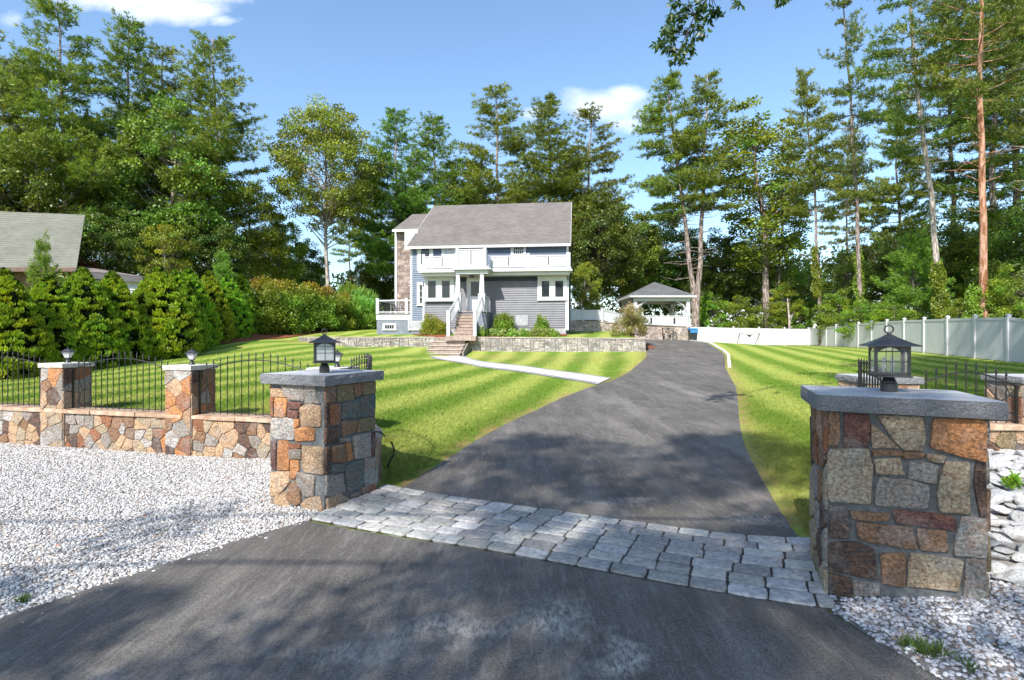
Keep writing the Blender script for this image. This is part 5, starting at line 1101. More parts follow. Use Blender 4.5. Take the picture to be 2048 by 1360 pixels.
def pine_proto(seed, H_=24, cb=.42, R=3.6, r0=.24, step=.55, base=(.085,.125,.03), tipc=(.16,.185,.04), up=.35, dead=14, barkm=None, wander=.25, dens=1.0, deadzone=(.18,.5), asym=(0,0), nw=.062, nl=.31):
    g = np.random.default_rng(seed); nT = 14; tz = np.linspace(0, H_, nT); wx = np.cumsum(g.normal(0, wander/3, nT)); wy = np.cumsum(g.normal(0, wander/3, nT)); wx -= wx[0]; wy -= wy[0]
    at = lambda z: np.array((np.interp(z, tz, wx), np.interp(z, tz, wy), z))
    tr = MB(); tr.tube([at(z) for z in tz], [r0*(1-.86*(z/H_)**.9)+(.06 if i == 0 else 0) for i, z in enumerate(tz)], 9)
    LC = []; LD = []; LT = []
    z = cb*H_
    while z < H_-.2:
        t = (z-cb*H_)/(H_*(1-cb)); prof = (1-t)**.75*(.6+.4*min(1, t/.2))+.10
        for _ in range(int(g.integers(3, 6))):
            if g.random() < .12: continue
            a = g.random()*6.283; ln = R*prof*g.uniform(.55,1.15)*(1+asym[0]*math.cos(a)+asym[1]*math.sin(a)); ln = max(ln, .5)
            d = np.array((math.cos(a), math.sin(a), 0)); p0 = at(z+g.uniform(-.2,.2)); u0 = g.uniform(-.05,.25)+.25*t; 
            m = 6; S = np.linspace(0, 1, m); pts = p0+d*ln*S[:,None]+np.array((0,0,1.))*(ln*(u0*S+up*.45*S**2.2)-.12*ln*S*(1-t))[:,None]+g.normal(0,.04,(m,3))*S[:,None]
            tr.tube(pts, [max(.012, .045*(ln/R)*(1-s*.8)) for s in S], 4, False)
            sd = np.array((-d[1], d[0], 0)); nt_ = max(3, int(ln*2.6*dens))
            for s in np.linspace(.28, 1.0, nt_):
                q = p0+(np.array([np.interp(s, S, pts[:,k]) for k in range(3)])-p0)
                for side in ((-1,1) if s < .97 else (0,)):
                    tl = ln*.34*(1.1-s*.7)*g.uniform(.5,1.2)+.15; td = unit(d*.75+sd*side*g.uniform(.6,1.1)+np.array((0,0,g.uniform(.0,.35))))
                    k = max(2, int(tl/.22*dens)+1); U = np.linspace(.25, 1, k)[:,None]; cc = q+td*tl*U+g.normal(0,.07,(k,3))
                    LC.append(cc); LD.append(np.repeat((td+np.array((0,0,.45)))[None], k, 0)); LT.append(np.full(k, min(1, .25+.75*s*g.uniform(.6,1.1))))
        z += step*g.uniform(.7,1.3)
    C = np.concatenate(LC); D = np.concatenate(LD); T = np.concatenate(LT); nn = 15; n = len(C)
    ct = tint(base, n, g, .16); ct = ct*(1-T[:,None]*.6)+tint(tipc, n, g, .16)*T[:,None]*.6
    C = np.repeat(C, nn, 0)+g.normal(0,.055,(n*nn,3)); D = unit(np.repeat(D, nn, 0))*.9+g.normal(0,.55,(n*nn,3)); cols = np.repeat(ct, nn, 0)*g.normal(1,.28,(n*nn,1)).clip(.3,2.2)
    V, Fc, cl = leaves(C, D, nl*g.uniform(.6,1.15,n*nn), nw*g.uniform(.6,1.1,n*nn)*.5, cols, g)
    for _ in range(dead):
        z = H_*g.uniform(*deadzone); a = g.random()*6.283; ln = g.uniform(.6,2.2); p0 = at(z); d = np.array((math.cos(a),math.sin(a),g.uniform(-.1,.35)))
        q = p0+d*ln*.6+g.normal(0,.1,3); e = p0+d*ln+g.normal(0,.2,3); tr.tube([p0, q, e], [.03,.018,.006], 4, False)
        if g.random() < .6: tr.tube([q, q+unit(g.normal(0,1,3)+d)*ln*.4], [.014,.005], 3, False)
    return mk('trunk', np.array(tr.v), tr.f, barkm or BARK, smooth=True), mk('crown', V, Fc, NEED, cl), H_
def broad_proto(seed, H_=16, cb=.3, R=4.5, r0=.22, base=(.07,.125,.02), n_cl=150, nl=150, ls=.24, barkm=None, crad=.85, shape=1.0, limbs=8, tall=False, warm=.0, sparse=0):
    g = np.random.default_rng(seed); tr = MB(); top = H_*.88
    tz = np.linspace(0, top, 9); wx = np.cumsum(g.normal(0,.1,9)); wy = np.cumsum(g.normal(0,.1,9)); wx -= wx[0]; wy -= wy[0]
    at = lambda z: np.array((np.interp(z, tz, wx), np.interp(z, tz, wy), z))
    tr.tube([at(z) for z in tz], [r0*(1-.85*z/H_) for z in tz], 8)
    ends = []
    zc = H_*(cb+1)/2; hz = H_*(1-cb)/2
    for i in range(n_cl):
        for _ in range(30):
            v = g.normal(size=3); v /= np.linalg.norm(v); rr = g.uniform(.35,1)**.6; p = np.array((v[0]*R*rr, v[1]*R*rr, zc+v[2]*hz*rr))
            t = (p[2]-cb*H_)/(H_*(1-cb)); lim = R*(math.sin(math.pi*min(1,max(0,.12+.83*t)))**.65)*shape
            if math.hypot(p[0], p[1]) < lim: break
        ends.append(p)
    ends = np.array(ends); ends += np.stack([np.interp(ends[:,2],tz,wx), np.interp(ends[:,2],tz,wy), 0*ends[:,2]], 1)
    for p in ends[:int(n_cl*.75)]:
        z0 = max(cb*H_*.75, min(p[2]-g.uniform(.3,.9)*math.hypot(p[0],p[1])-.3, top*.97)); a = at(z0); m_ = a+(p-a)*.5+np.array((0,0,-.25))+g.normal(0,.15,3)
        w = r0*.28*(1-z0/H_)+.015; tr.tube([a, m_, p], [w, w*.55, .008], 4, False)
    n = len(ends); N_ = n*nl; cr = crad*g.uniform(.55,1.2,n); v = unit(g.normal(size=(N_,3))); rr = g.random(N_)**.45
    sc3 = np.array((1.15,1.15,.62)); C = np.repeat(ends, nl, 0)+v*rr[:,None]*np.repeat(cr, nl)[:,None]*sc3
    D = v*.6+g.normal(0,.6,(N_,3))+np.array((0,0,-.15)); ct = tint(base, n, g, .22, warm); cols = np.repeat(ct, nl, 0)*g.normal(1,.32,(N_,1)).clip(.3,2.2)
    V, Fc, cl = leaves(C, D, ls*g.uniform(.6,1.2,N_), ls*.33*g.uniform(.7,1.2,N_), cols, g)
    return mk('trunk', np.array(tr.v), tr.f, barkm or BARK, smooth=True), mk('crown', V, Fc, LEAF, cl), H_
def stand(protos, name, px, py_top, px_top, Y, w, label, group, cat='tree', zb=None, X=None):
    """a tree whose base stands at photo column px and depth Y and whose top reaches row py_top"""
    tm, cm, H0 = protos; x = (px-1024)/F*Y if X is None else X; zb = h1(x, Y) if zb is None else zb
    top = CH+(HY-py_top)/F*Y; xt = (px_top-1024)/F*Y if px_top is not None else x; hh = top-zb; s = hh/H0
    r = empty(name, (x, Y, zb-.1), label, cat, group, 0)
    lean = math.atan2(xt-x, hh); r.rotation_euler = (0, lean, 0); r.scale = (s*w, s*w, s/math.cos(lean))
    for me, nm in ((tm,'trunk'),(cm,'crown')):
        o = bpy.data.objects.new(nm, me); col.objects.link(o); o.parent = r; o.rotation_euler = (0,0,stand.rz)
    stand.rz = (stand.rz+2.399) % 6.283
    return r
stand.rz = 0.
GP = (.115,.17,.028); TP = (.31,.335,.048)
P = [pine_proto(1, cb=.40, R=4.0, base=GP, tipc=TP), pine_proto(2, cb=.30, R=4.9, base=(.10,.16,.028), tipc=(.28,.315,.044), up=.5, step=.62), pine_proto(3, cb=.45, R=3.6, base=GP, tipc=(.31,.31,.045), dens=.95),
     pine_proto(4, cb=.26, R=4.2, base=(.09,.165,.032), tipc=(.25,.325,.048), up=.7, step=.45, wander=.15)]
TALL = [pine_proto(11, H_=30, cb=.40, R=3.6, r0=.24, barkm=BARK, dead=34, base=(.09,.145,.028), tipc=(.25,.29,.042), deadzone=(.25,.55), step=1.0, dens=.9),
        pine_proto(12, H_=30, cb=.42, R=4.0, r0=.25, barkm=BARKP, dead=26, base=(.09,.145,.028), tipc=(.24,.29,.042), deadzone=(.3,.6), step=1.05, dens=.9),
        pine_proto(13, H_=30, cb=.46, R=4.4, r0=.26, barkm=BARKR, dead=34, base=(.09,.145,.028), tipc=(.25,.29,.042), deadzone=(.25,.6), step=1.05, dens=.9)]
SC_ = pine_proto(21, H_=22, cb=.48, R=3.7, base=(.105,.16,.028), tipc=(.29,.30,.05), dead=30, up=.1, wander=.2, deadzone=(.25,.55), dens=1.0, asym=(-.35,0))
SC2 = pine_proto(22, H_=22, cb=.50, R=3.4, base=(.105,.16,.028), tipc=(.28,.30,.05), dead=30, up=.25, wander=.2, deadzone=(.25,.55), dens=1.0)
SP = pine_proto(31, H_=7.5, cb=.04, R=2.5, r0=.09, step=.26, base=(.12,.24,.03), tipc=(.24,.40,.05), dead=0, up=.5, nl=.2, nw=.04, dens=1.6)
B = [broad_proto(41, base=(.15,.215,.028)), broad_proto(42, base=(.25,.30,.03), R=4.0, n_cl=130, barkm=BARKP), broad_proto(43, base=(.105,.165,.026), R=5, n_cl=170, barkm=BARKD),
     broad_proto(44, H_=20, cb=.42, R=4.9, base=(.22,.265,.034), n_cl=270, nl=120, ls=.22, barkm=BARKP, crad=.75), broad_proto(45, H_=9, cb=.10, R=3.2, base=(.19,.29,.028), n_cl=110, nl=150, ls=.2, r0=.1, crad=.7),
     broad_proto(46, H_=20, cb=.30, R=2.6, base=(.21,.245,.03), n_cl=110, nl=95, ls=.24, crad=.7, barkm=BARK)]
TB = 'pines and leafy trees standing behind the garden'
L_P = [ # proto, px, top row, px at top, depth, width, label
 (P[1],148,5,112,38,1.15,'tallest pine of the dense grove at the far left'),(P[0],58,118,30,40,1.1,'pine at the left edge behind the neighbouring house'),
 (P[3],232,42,262,42,1.1,'second pine from the left, its tip under the left cloud'),(P[0],300,95,318,45,1.1,'pine in the middle of the left grove'),(P[1],455,72,425,42,1.1,'pine at the right end of the left grove with drooping boughs'),
 (P[1],-40,60,-30,37,1.2,'pine cut by the left edge of the picture'),
 (P[3],796,222,790,52,1.36,'upright pine just left of the grey roof'),(P[3],872,234,868,54,1.36,'pine behind the left end of the main roof'),
 (P[0],1003,178,985,56,1.36,'pine with ragged tip behind the middle of the main roof'),(P[3],1098,196,1098,55,1.42,'dense pine behind the right part of the main roof'),(P[1],1168,216,1180,57,1.18,'pine with pale tip right of the dense roof pine'),
 (P[0],935,322,935,62,.8,'small pine between the roof pines'),(P[2],742,330,738,60,.8,'thin pine left of the upright pine'),(P[2],704,352,700,62,.8,'thin pine with bare trunk behind the pale trunk tree'),(P[0],830,300,826,60,.8,'slender pine behind the left roof slope'),
 (SC_,1393,152,1322,51,1.15,'left of the twin bare trunk pines behind the gazebo, leaning left'),(SC2,1392,148,1405,51,1.15,'right of the twin bare trunk pines behind the gazebo, upright'),
 (P[2],1642,138,1602,47,.75,'slim pine with ivy on its trunk right of the gazebo'),(P[2],1700,235,1700,62,.75,'smaller pine between two tall trunks at the right'),(P[0],1808,170,1790,58,.85,'mid height pine behind the bright young pine'),
 (TALL[0],1722,-60,1694,42,.85,'tall pine with grey brown trunk beside the bright young pine'),(TALL[1],1893,-290,1795,36,.85,'tall pine with pale leaning trunk and ivy at its foot'),(TALL[2],1957,-400,1972,31,.85,'tall pine with rusty orange trunk at the right'),
 (TALL[1],2046,-300,2044,34,.85,'tall grey trunk pine at the right edge of the picture'),(TALL[0],1992,-200,1988,46,1.1,'dark trunk pine between the rusty pine and the right edge'),(TALL[0],1910,-60,1900,52,1.1,'shaded pine between the leaning and the rusty trunks'),
 (P[1],2040,-120,2030,48,1.2,'full dark pine behind the right edge trunk'),(TALL[0],2110,-150,2100,40,1.2,'pine just past the right edge whose boughs reach into the picture')]
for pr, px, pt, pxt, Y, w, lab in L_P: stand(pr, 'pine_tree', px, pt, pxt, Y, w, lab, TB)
L_B = [
 (B[3],655,203,652,47,.97,'tall leafy tree with pale straight trunk left of the house'),(B[1],505,352,505,44,.95,'yellow green leafy tree above the orange hedge'),(B[1],560,430,556,48,.9,'small yellow green tree left of the pale trunk'),
 (B[0],345,200,340,40,.95,'broad olive leafy tree inside the left grove'),(B[0],60,250,60,36,1.0,'leafy tree above the neighbouring roof ridge'),(B[2],210,405,205,36,1.1,'dark leafy tree right of the neighbouring roof'),
 (B[1],330,440,330,36,.9,'olive leafy tree above the middle of the arborvitae hedge'),(B[2],420,430,420,40,1.1,'dark leafy tree above the right end of the arborvitae hedge'),(B[2],-20,330,-20,40,1.2,'dark leafy tree at the left picture edge'),
 (B[2],600,470,600,52,1.0,'dark leafy tree behind the pale trunk'),(B[0],720,520,720,56,.9,'low leafy tree left of the chimney'),(B[2],768,480,768,58,.9,'dark leafy tree touching the chimney'),
 (B[2],1195,392,1195,52,1.0,'dark leafy tree right of the main roof'),(B[0],1240,408,1250,55,1.0,'leafy tree above the patio fence'),(B[2],1290,470,1290,58,1.0,'dark leafy tree behind the gazebo roof'),(B[1],1170,520,1168,47,.8,'light green tree beside the right house wall'),
 (B[2],1345,500,1345,60,1.1,'dark leafy tree between gazebo and twin pines'),(B[5],1540,205,1500,54,1.5,'tall narrow leafy tree with open crown right of the twin pines'),(B[5],1560,330,1565,56,1.1,'thin leafy tree leaning over the back fence'),
 (B[2],1450,455,1450,58,1.0,'dark leafy tree right of the twin pines'),(B[0],1500,480,1500,60,1.0,'leafy tree in the middle of the back fence'),(B[1],1560,560,1565,54,1.0,'yellow green young tree behind the back fence'),(B[0],1610,520,1610,60,1.0,'leafy tree left of the ivy trunk'),
 (B[0],1690,500,1690,50,.9,'leafy tree right of the ivy trunk'),(B[2],1745,470,1745,54,1.0,'dark leafy tree behind the tall grey trunk'),(B[2],1850,430,1850,48,1.1,'dark leafy tree behind the bright young pine'),
 (B[2],1925,470,1925,50,1.1,'dark leafy tree between the leaning and rusty trunks'),(B[0],2010,420,2010,44,1.1,'leafy tree behind the rusty trunk'),(B[2],2080,380,2080,40,1.1,'leafy tree cut by the right picture edge'),(B[2],1120,380,1120,62,1.3,'dark leafy tree directly behind the right roof end'),(B[0],980,400,980,64,1.3,'leafy tree hidden behind the middle of the roof'),(B[0],1330,430,1330,62,1.0,'leafy tree left of the leaning twin trunk'),(B[0],1405,520,1400,57,.9,'leafy tree directly behind the twin trunks')]
for pr, px, pt, pxt, Y, w, lab in L_B: stand(pr, 'leafy_tree', px, pt, pxt, Y, w, lab, TB)
stand(SP, 'young_pine', 1826, 462, 1826, 39, 1.0, 'bright green young pine above the right fence', None)
for px, pt, Y, w, lab in ((1480,585,54,1.0,'yellow green sapling behind the left of the back fence'),(1425,580,55,1.0,'light green sapling beside the twin trunks'),(1540,590,54.5,1.0,'light green sapling at the middle of the back fence'),(1600,595,54.5,.9,'light green sapling near the fence corner'),
    (1672,575,46,1.0,'low sapling behind the first right fence panels'),(1715,600,40,1.1,'bright fern like sapling below the young pine'),(1785,598,36,1.2,'bright sapling behind the right fence'),(2005,545,31,1.0,'bright hanging sapling beside the rusty trunk'),(1935,590,33,.9,'bright sapling between leaning and rusty trunks'),
    (1185,590,48,.9,'light sapling behind the patio fence'),(690,590,46,1.1,'light green sapling at the end of the orange hedge'),(2045,520,30,.9,'bright sapling at the right edge')):
    stand(B[4], 'sapling', px, pt, px, Y, w, lab, 'saplings along the fences')
# dead snag and ivy
def ivy(px, Y, px2, h0, h1_, label, r=.35, n=9000):
    g = np.random.default_rng(px); x = (px-1024)/F*Y; x2 = (px2-1024)/F*Y; zb = h1(x, Y)
    t = g.random(n)**1.7+g.normal(0,.04,n); a = g.random(n)*6.283; rr = r*(1-.45*t)*g.uniform(.75,1.25,n)*(1+.35*np.sin(t*17+a*2)); C = np.stack([x+(x2-x)*t+np.cos(a)*rr, Y+np.sin(a)*rr, zb+h0+(h1_-h0)*t], 1)
    D = np.stack([np.cos(a)*.5, np.sin(a)*.5, np.full(n,-.9)], 1)+g.normal(0,.3,(n,3)); V, Fc, cl = leaves(C, D, .16*g.uniform(.6,1.2,n), .06, tint((.17,.23,.02), n, g, .2), g)
    tag(meshobj('ivy', V, Fc, LEAF, cols=cl, loc=(x,Y,zb)), label, 'ivy')
ivy(1893, 35.95, 1873, 0, 5.5, 'yellow green ivy climbing the foot of the leaning pale trunk', .42)
ivy(1720, 42, 1716, 2.0, 7.5, 'dark ivy on the grey brown tall trunk', .30, 3000)
ivy(1634, 47, 1629, 4.5, 8.5, 'ivy wrapped round the slim pine trunk right of the gazebo', .26, 3000)
ivy(1940, 31.1, 1948, 0, 3.6, 'ivy on the left side of the rusty trunk', .36)
x, Y = (1577-1024)/F*52, 52.; m = MB(); z = h1(x, Y); m.tube([(x,Y,z),(x+.1,Y,z+2.2),(x-.1,Y,z+4.4)], [.14,.11,.05], 7).tube([(x,Y,z+2.5),(x+.6,Y,z+3.1)], [.05,.02], 5)
tag(m.build('dead_snag', BARKP, loc=(x,Y,z), smooth=True), 'pale dead snag standing behind the back fence', 'dead tree')

# far wood
g = np.random.default_rng(5); nC = 900; a = g.uniform(-1.15,1.15,nC); Yc = g.uniform(64,92,nC); Xc = a*Yc
u = Xc/Yc*F+1024; topy = np.interp(u, [-200,200,500,700,780,1150,1250,1420,1500,1650,1720,1850,2300], [430,440,500,565,570,430,440,495,500,510,490,460,410])
zt = CH+(HY-topy)/F*Yc; Zc = 2+(zt-2)*g.random(nC)**.8; nl = 130; n = nC*nl
v = unit(g.normal(size=(n,3))); C = np.repeat(np.stack([Xc,Yc,Zc],1), nl, 0)+v*(g.random(n)**.4)[:,None]*np.array((2.2,2.2,1.4)); D = v+g.normal(0,.6,(n,3))
V, Fc, cl = leaves(C, D, .5*g.uniform(.6,1.2,n), .17, np.repeat(tint((.075,.12,.022), nC, g, .3), nl, 0), g)
tag(meshobj('far_wood', V, Fc, LEAF, cols=cl), 'dark wood closing the view behind the garden trees', 'wood', None, 'stuff')

# ------------------------------------------------------------------ hedges and shrubs
def arb_proto(seed, H_=3.6, R=1.15, base=(.25,.38,.026)):
    g = np.random.default_rng(seed); nl_ = 560; t = g.random(nl_)**1.15; a = g.random(nl_)*6.283
    prof = lambda t: R*np.interp(t, [0,.12,.35,.7,.88,1], [.80,.98,.92,.52,.26,.02])
    rr = prof(t)*g.uniform(.92,1.02,nl_); C0 = np.stack([np.cos(a)*rr, np.sin(a)*rr, t*H_], 1); k = 44; n = nl_*k
    lr = .145*g.uniform(.7,1.3,nl_)*np.interp(t,[0,.55,.85,1],[1,.9,.5,.3]); v = unit(g.normal(size=(n,3))+np.repeat(np.stack([np.cos(a),np.sin(a),0*a+.5],1), k, 0)*.9)
    C = np.repeat(C0, k, 0)+v*np.repeat(lr, k)[:,None]*(g.random(n)**.5)[:,None]*np.array((1,1,.75)); D = v*.45+np.array((0,0,1.1))+g.normal(0,.22,(n,3))
    V, Fc, cl = leaves(C, D, .13*g.uniform(.6,1.2,n), .026, np.repeat(tint(base, nl_, g, .15), k, 0)*g.normal(1,.12,(n,1)), g)
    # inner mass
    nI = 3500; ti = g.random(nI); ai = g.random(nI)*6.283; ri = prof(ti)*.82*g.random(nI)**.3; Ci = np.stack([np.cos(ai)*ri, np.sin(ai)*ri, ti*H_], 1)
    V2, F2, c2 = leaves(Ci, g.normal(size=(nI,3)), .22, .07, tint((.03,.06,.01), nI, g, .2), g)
    tr = MB(); tr.tube([(0,0,0),(0,0,H_*.9)], [.07,.015], 6)
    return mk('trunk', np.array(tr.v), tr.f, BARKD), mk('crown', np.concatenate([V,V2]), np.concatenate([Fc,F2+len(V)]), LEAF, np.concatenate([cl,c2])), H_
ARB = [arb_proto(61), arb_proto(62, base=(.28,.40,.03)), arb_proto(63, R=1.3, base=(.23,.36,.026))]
ahl = ['first from the left edge','second from the left edge','third from the left edge','fourth from the left edge','fifth from the left edge','sixth, the broad one below the low porch roof end','seventh','eighth','ninth','tenth','eleventh, at the right end before the orange hedge']
for i, (px, Y, pt, w) in enumerate([(10,17.0,543,1.1),(98,18.6,556,1.15),(165,19.6,541,1.05),(225,20.8,548,1.1),(318,22.6,538,1.25),(352,24.6,545,1.0),(378,26,541,1.1),(418,28,546,1.0),(455,30,552,1.0),(482,32.5,552,.95)]):
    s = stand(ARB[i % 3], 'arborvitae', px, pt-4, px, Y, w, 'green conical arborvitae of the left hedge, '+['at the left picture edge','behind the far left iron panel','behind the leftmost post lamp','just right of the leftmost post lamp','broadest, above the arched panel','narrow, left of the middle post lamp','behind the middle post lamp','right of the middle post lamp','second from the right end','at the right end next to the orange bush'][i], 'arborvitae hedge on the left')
for px, Y, w_, lab in ((-75,16.5,1.1,'first one beyond the left picture edge'),(-190,15.5,1.15,'second one beyond the left picture edge'),(-330,14.5,1.1,'third one beyond the left picture edge')): stand(ARB[1], 'arborvitae', px, 535, px, Y, w_, 'green conical arborvitae of the left hedge, '+lab, 'arborvitae hedge on the left')
def shrub_proto(seed, base, H_=2.0, R=1.2, n_cl=60, nl=150, ls=.09, crad=.3, tip=None, stems=14, flower=None, upr=0., w=.3, low=.02):
    g = np.random.default_rng(seed); a = g.random(n_cl)*6.283; t = g.random(n_cl); el = np.arcsin(g.random(n_cl)); rr = g.uniform(.45,1,n_cl)
    C0 = np.stack([np.cos(a)*np.cos(el)*R*rr, np.sin(a)*np.cos(el)*R*rr, np.sin(el)*rr*H_*.92+low*H_], 1); n = n_cl*nl
    v = unit(g.normal(size=(n,3))); C = np.repeat(C0, nl, 0)+v*(g.random(n)**.5*crad)[:,None]*g.uniform(.7,1.2,(n,1)); C[:,2] = np.maximum(C[:,2], .01)
    D = v+g.normal(0,.4,(n,3))+np.array((0,0,upr)); cols = np.repeat(tint(base, n_cl, g, .18), nl, 0)*g.normal(1,.14,(n,1)).clip(.5,1.6)
    if tip:
        f = sm((C[:,2]/H_-.50)*2.2)[:,None]*np.repeat(g.uniform(.3,1,(n_cl,1)), nl, 0)*g.uniform(.4,1,(n,1)); cols = cols*(1-f)+tint(tip, n, g, .2)*f
    V, Fc, cl = leaves(C, D, ls*g.uniform(.6,1.2,n), ls*w*g.uniform(.7,1.2,n), cols, g)
    tr = MB()
    for q in range(stems):
        p = C0[q]; tr.tube([(p[0]*.1,p[1]*.1,0),(p[0]*.5,p[1]*.5,p[2]*.6),tuple(p)], [.025*H_/2,.015*H_/2,.005], 4, False)
    if flower:
        k = g.integers(0, n_cl, 130); cf = C0[k]+unit(g.normal(size=(130,3))+np.array((0,-.6,.6)))*crad*.95; m_ = 14; nn = 130*m_; vv = unit(g.normal(size=(nn,3)))
        V3, F3, c3 = leaves(np.repeat(cf, m_, 0)+vv*.025, vv, .055, .02, tint(flower, nn, g, .1), g); Fc = np.concatenate([Fc, F3+len(V)]); V = np.concatenate([V, V3]); cl = np.concatenate([cl, c3])
    return mk('stems', np.array(tr.v), tr.f, BARKD), mk('foliage', V, Fc, LEAF, cl), H_
def bush(pr, name, x, y, s, label, group=None, cat='shrub', sz=None):
    r = empty(name, (x, y, h1(x, y)-.02), label, cat, group, random.random()*6.28); r.scale = (s[0], s[0], s[1])
    for me, nm in zip(pr[:2], ('stems','foliage')):
        o = bpy.data.objects.new(nm, me); col.objects.link(o); o.parent = r
    return r
ORB = shrub_proto(71, (.17,.29,.03), 3.2, 1.7, 150, 170, .13, .36, (.50,.25,.03), 20)
for i, (px, Y, pt) in enumerate([(525,34,548),(572,35.5,554),(618,37,560),(655,38.5,568),(690,40.5,580)]):
    x = (px-1024)/F*Y; zb = h1(x, Y); hh = CH+(HY-pt)/F*Y-zb; bush(ORB, 'burning_bush', x, Y, (hh/3.2*1.02, hh/3.1), 'green bush with orange tips in the hedge, '+['leftmost, next to the arborvitae','second from the left','the middle one','second from the right','rightmost and lowest'][i], 'orange tipped hedge left of the house')
GRS = shrub_proto(72, (.22,.33,.06), 2.6, 1.3, 90, 120, .38, .35, None, 4, upr=1.2, w=.08)
x = (722-1024)/F*41; bush(GRS, 'tall_bush', x, 41, (1.1,1.15), 'light green feathery bush between the orange hedge and the house')
x = (705-1024)/F*43; bush(GRS, 'tall_bush', x, 43, (1.3,1.3), 'taller pale green bush behind the end of the orange hedge')
S1 = shrub_proto(73, (.20,.30,.03), 1.5, 1.0, 70, 120, .10, .26, None, 12); S2 = shrub_proto(74, (.24,.25,.03), 1.4, .95, 70, 110, .10, .25, (.32,.2,.04), 14); S3 = shrub_proto(75, (.20,.30,.03), 1.4, .8, 50, 90, .13, .22, None, 12)
HYD = shrub_proto(76, (.18,.29,.03), .8, .7, 50, 90, .09, .2, None, 8, flower=(.8,.8,.45))
def hb(pr, nm, lx, ly, s, lab, grp=None): p = HO+hex_*lx+hey*ly; return bush(pr, nm, p[0], p[1], s, lab, grp)
xz = lambda zx, y: LP(zx, 1000, y)[0]
hb(S2, 'round_shrub', xz(560,-1.0), -1.0, (.62,.98), 'bronze green shrub left of the front steps, taller left one'); hb(S2, 'round_shrub', xz(640,-1.1), -1.1, (.60,.72), 'bronze green shrub touching the left stair railing')
hb(S1, 'round_shrub', xz(1155,-1.1), -1.1, (.76,.95), 'round green shrub under the lit front wall right of the steps'); hb(S3, 'round_shrub', xz(1455,-1.1), -1.1, (.62,.86), 'loose green shrub under the right front window')
for i, zx in enumerate((985,1060,1140,1225,1310,1395,1475,1535)):
    hb(HYD, 'flowering_shrub', xz(zx,-1.9), -1.9, (.62, .62 if i else .9), 'low flowering shrub with cream blossoms, '+['first and greenest beside the steps','second from the steps','third from the steps','fourth from the steps','fifth from the steps','sixth from the steps','second from the right end','the one at the right house corner'][i], 'cream flowering shrubs before the house')
FEA = shrub_proto(77, (.28,.27,.09), 2.0, 1.0, 60, 90, .16, .24, (.6,.42,.25), 26, upr=.8, w=.12)
bush(FEA, 'feathery_bush', 6.75, 31.3, (1.05,.98), 'loose feathery bush at the end of the retaining wall by the driveway')
x = (70-1024)/F*19; bush(shrub_proto(78, (.16,.22,.04), 3.5, 1.4, 80, 80, .16, .4, None, 14), 'tall_bush', x-.3, 20.5, (1.1,1.1), 'loose wild bush rising above the left part of the hedge')
stand(SP, 'young_spruce', 75, 470, 75, 20.5, .45, 'thin spruce tip standing in front of the neighbouring roof', None, 'tree'); stand(SP, 'young_spruce', 452, 500, 452, 31, .7, 'young spruce rising behind the right end of the arborvitae', None, 'tree')
RED = shrub_proto(79, (.35,.10,.03), 1.5, .9, 30, 70, .2, .3, None, 8); x = (180-1024)/F*34; r = bush(RED, 'red_leaved_bush', x, 34, (1,1), 'small red leaved branch above the low porch roof'); r.location.z = CH+(HY-530)/F*34-1.2
# weeds in the gravel
WEED = shrub_proto(80, (.12,.19,.05), .12, .10, 9, 15, .11, .03, None, 3, upr=1.3, w=.06)
for i, (px, py, s, lab) in enumerate([(1862,1310,.75,'larger grass tuft in the grey gravel at the bottom right'),(1812,1290,.5,'yellowish grass tuft beside the asphalt edge at the bottom right'),(1930,1335,.45,'small weed at the bottom right of the gravel'),(370,1063,.3,'small weed in the white gravel, right one'),(330,1066,.35,'small weed in the white gravel, left one'),(50,1205,.5,'grass tuft at the asphalt edge at the bottom left'),(2018,970,.0,'')]):
    if s: p = drop(px, py); bush(WEED, 'weed_tuft', p[0], p[1], (s, s), lab, None, 'weed')
BW = shrub_proto(81, (.25,.38,.03), .2, .12, 10, 14, .13, .03, None, 3, upr=.6, w=.2); p = drop(2024, 985); bush(BW, 'weed_tuft', p[0], p[1], (.45,.45), 'bright green weed growing between the pale rocks', None, 'weed').location.z += .08
FL = mat('fallen_leaf', (.45,.13,.04), (.6,.25,.08), .7, 20)
for px, py in ((212,938),(165,972),(432,973),(448,963),(285,1036),(2,948),(445,942),(120,1100),(520,1010)):
    x, y = drop(px, py); q = random.uniform(.02,.035); o = MB().add([(0,0,0),(q,.4*q,.012),(1.9*q,0,.004),(q,-.4*q,.014)], [(0,3,2,1)]).build('fallen_leaf', FL); o.location = (x, y, h1(x,y)+.035); o.rotation_euler = (random.uniform(-.3,.3),random.uniform(-.3,.3),random.random()*6); tag(o, 'dry orange leaf lying on the white gravel', 'leaf', 'fallen leaves on the white gravel')

# ------------------------------------------------------------------ trees around the camera that throw the dappled shade
OAK = broad_proto(91, H_=13, cb=.42, R=5.6, r0=.30, base=(.05,.09,.02), n_cl=72, nl=220, ls=.17, crad=.75, barkm=BARKD)
def off(pr, name, x, y, s, rz, label, hz=None, rmv=None):
    r = empty(name, (x, y, h1(x, y)-.1), label, 'tree', None, rz); r.scale = (s, s, hz or s)
    for me, nm in zip(pr[:2], ('trunk','crown')):
        o = bpy.data.objects.new(nm, me); col.objects.link(o); o.parent = r
    return r
off(OAK, 'oak_tree', -1.0, -7.7, .82, .6, 'oak behind the camera whose dappled shade falls on the asphalt')
off(OAK, 'oak_tree', -8.3, -7.2, .85, 2.4, 'oak behind and left of the camera shading the lower left asphalt')
OAK2 = broad_proto(92, H_=18, cb=.70, R=2.7, r0=.16, base=(.05,.09,.02), n_cl=46, nl=200, ls=.17, crad=.65, barkm=BARKD)
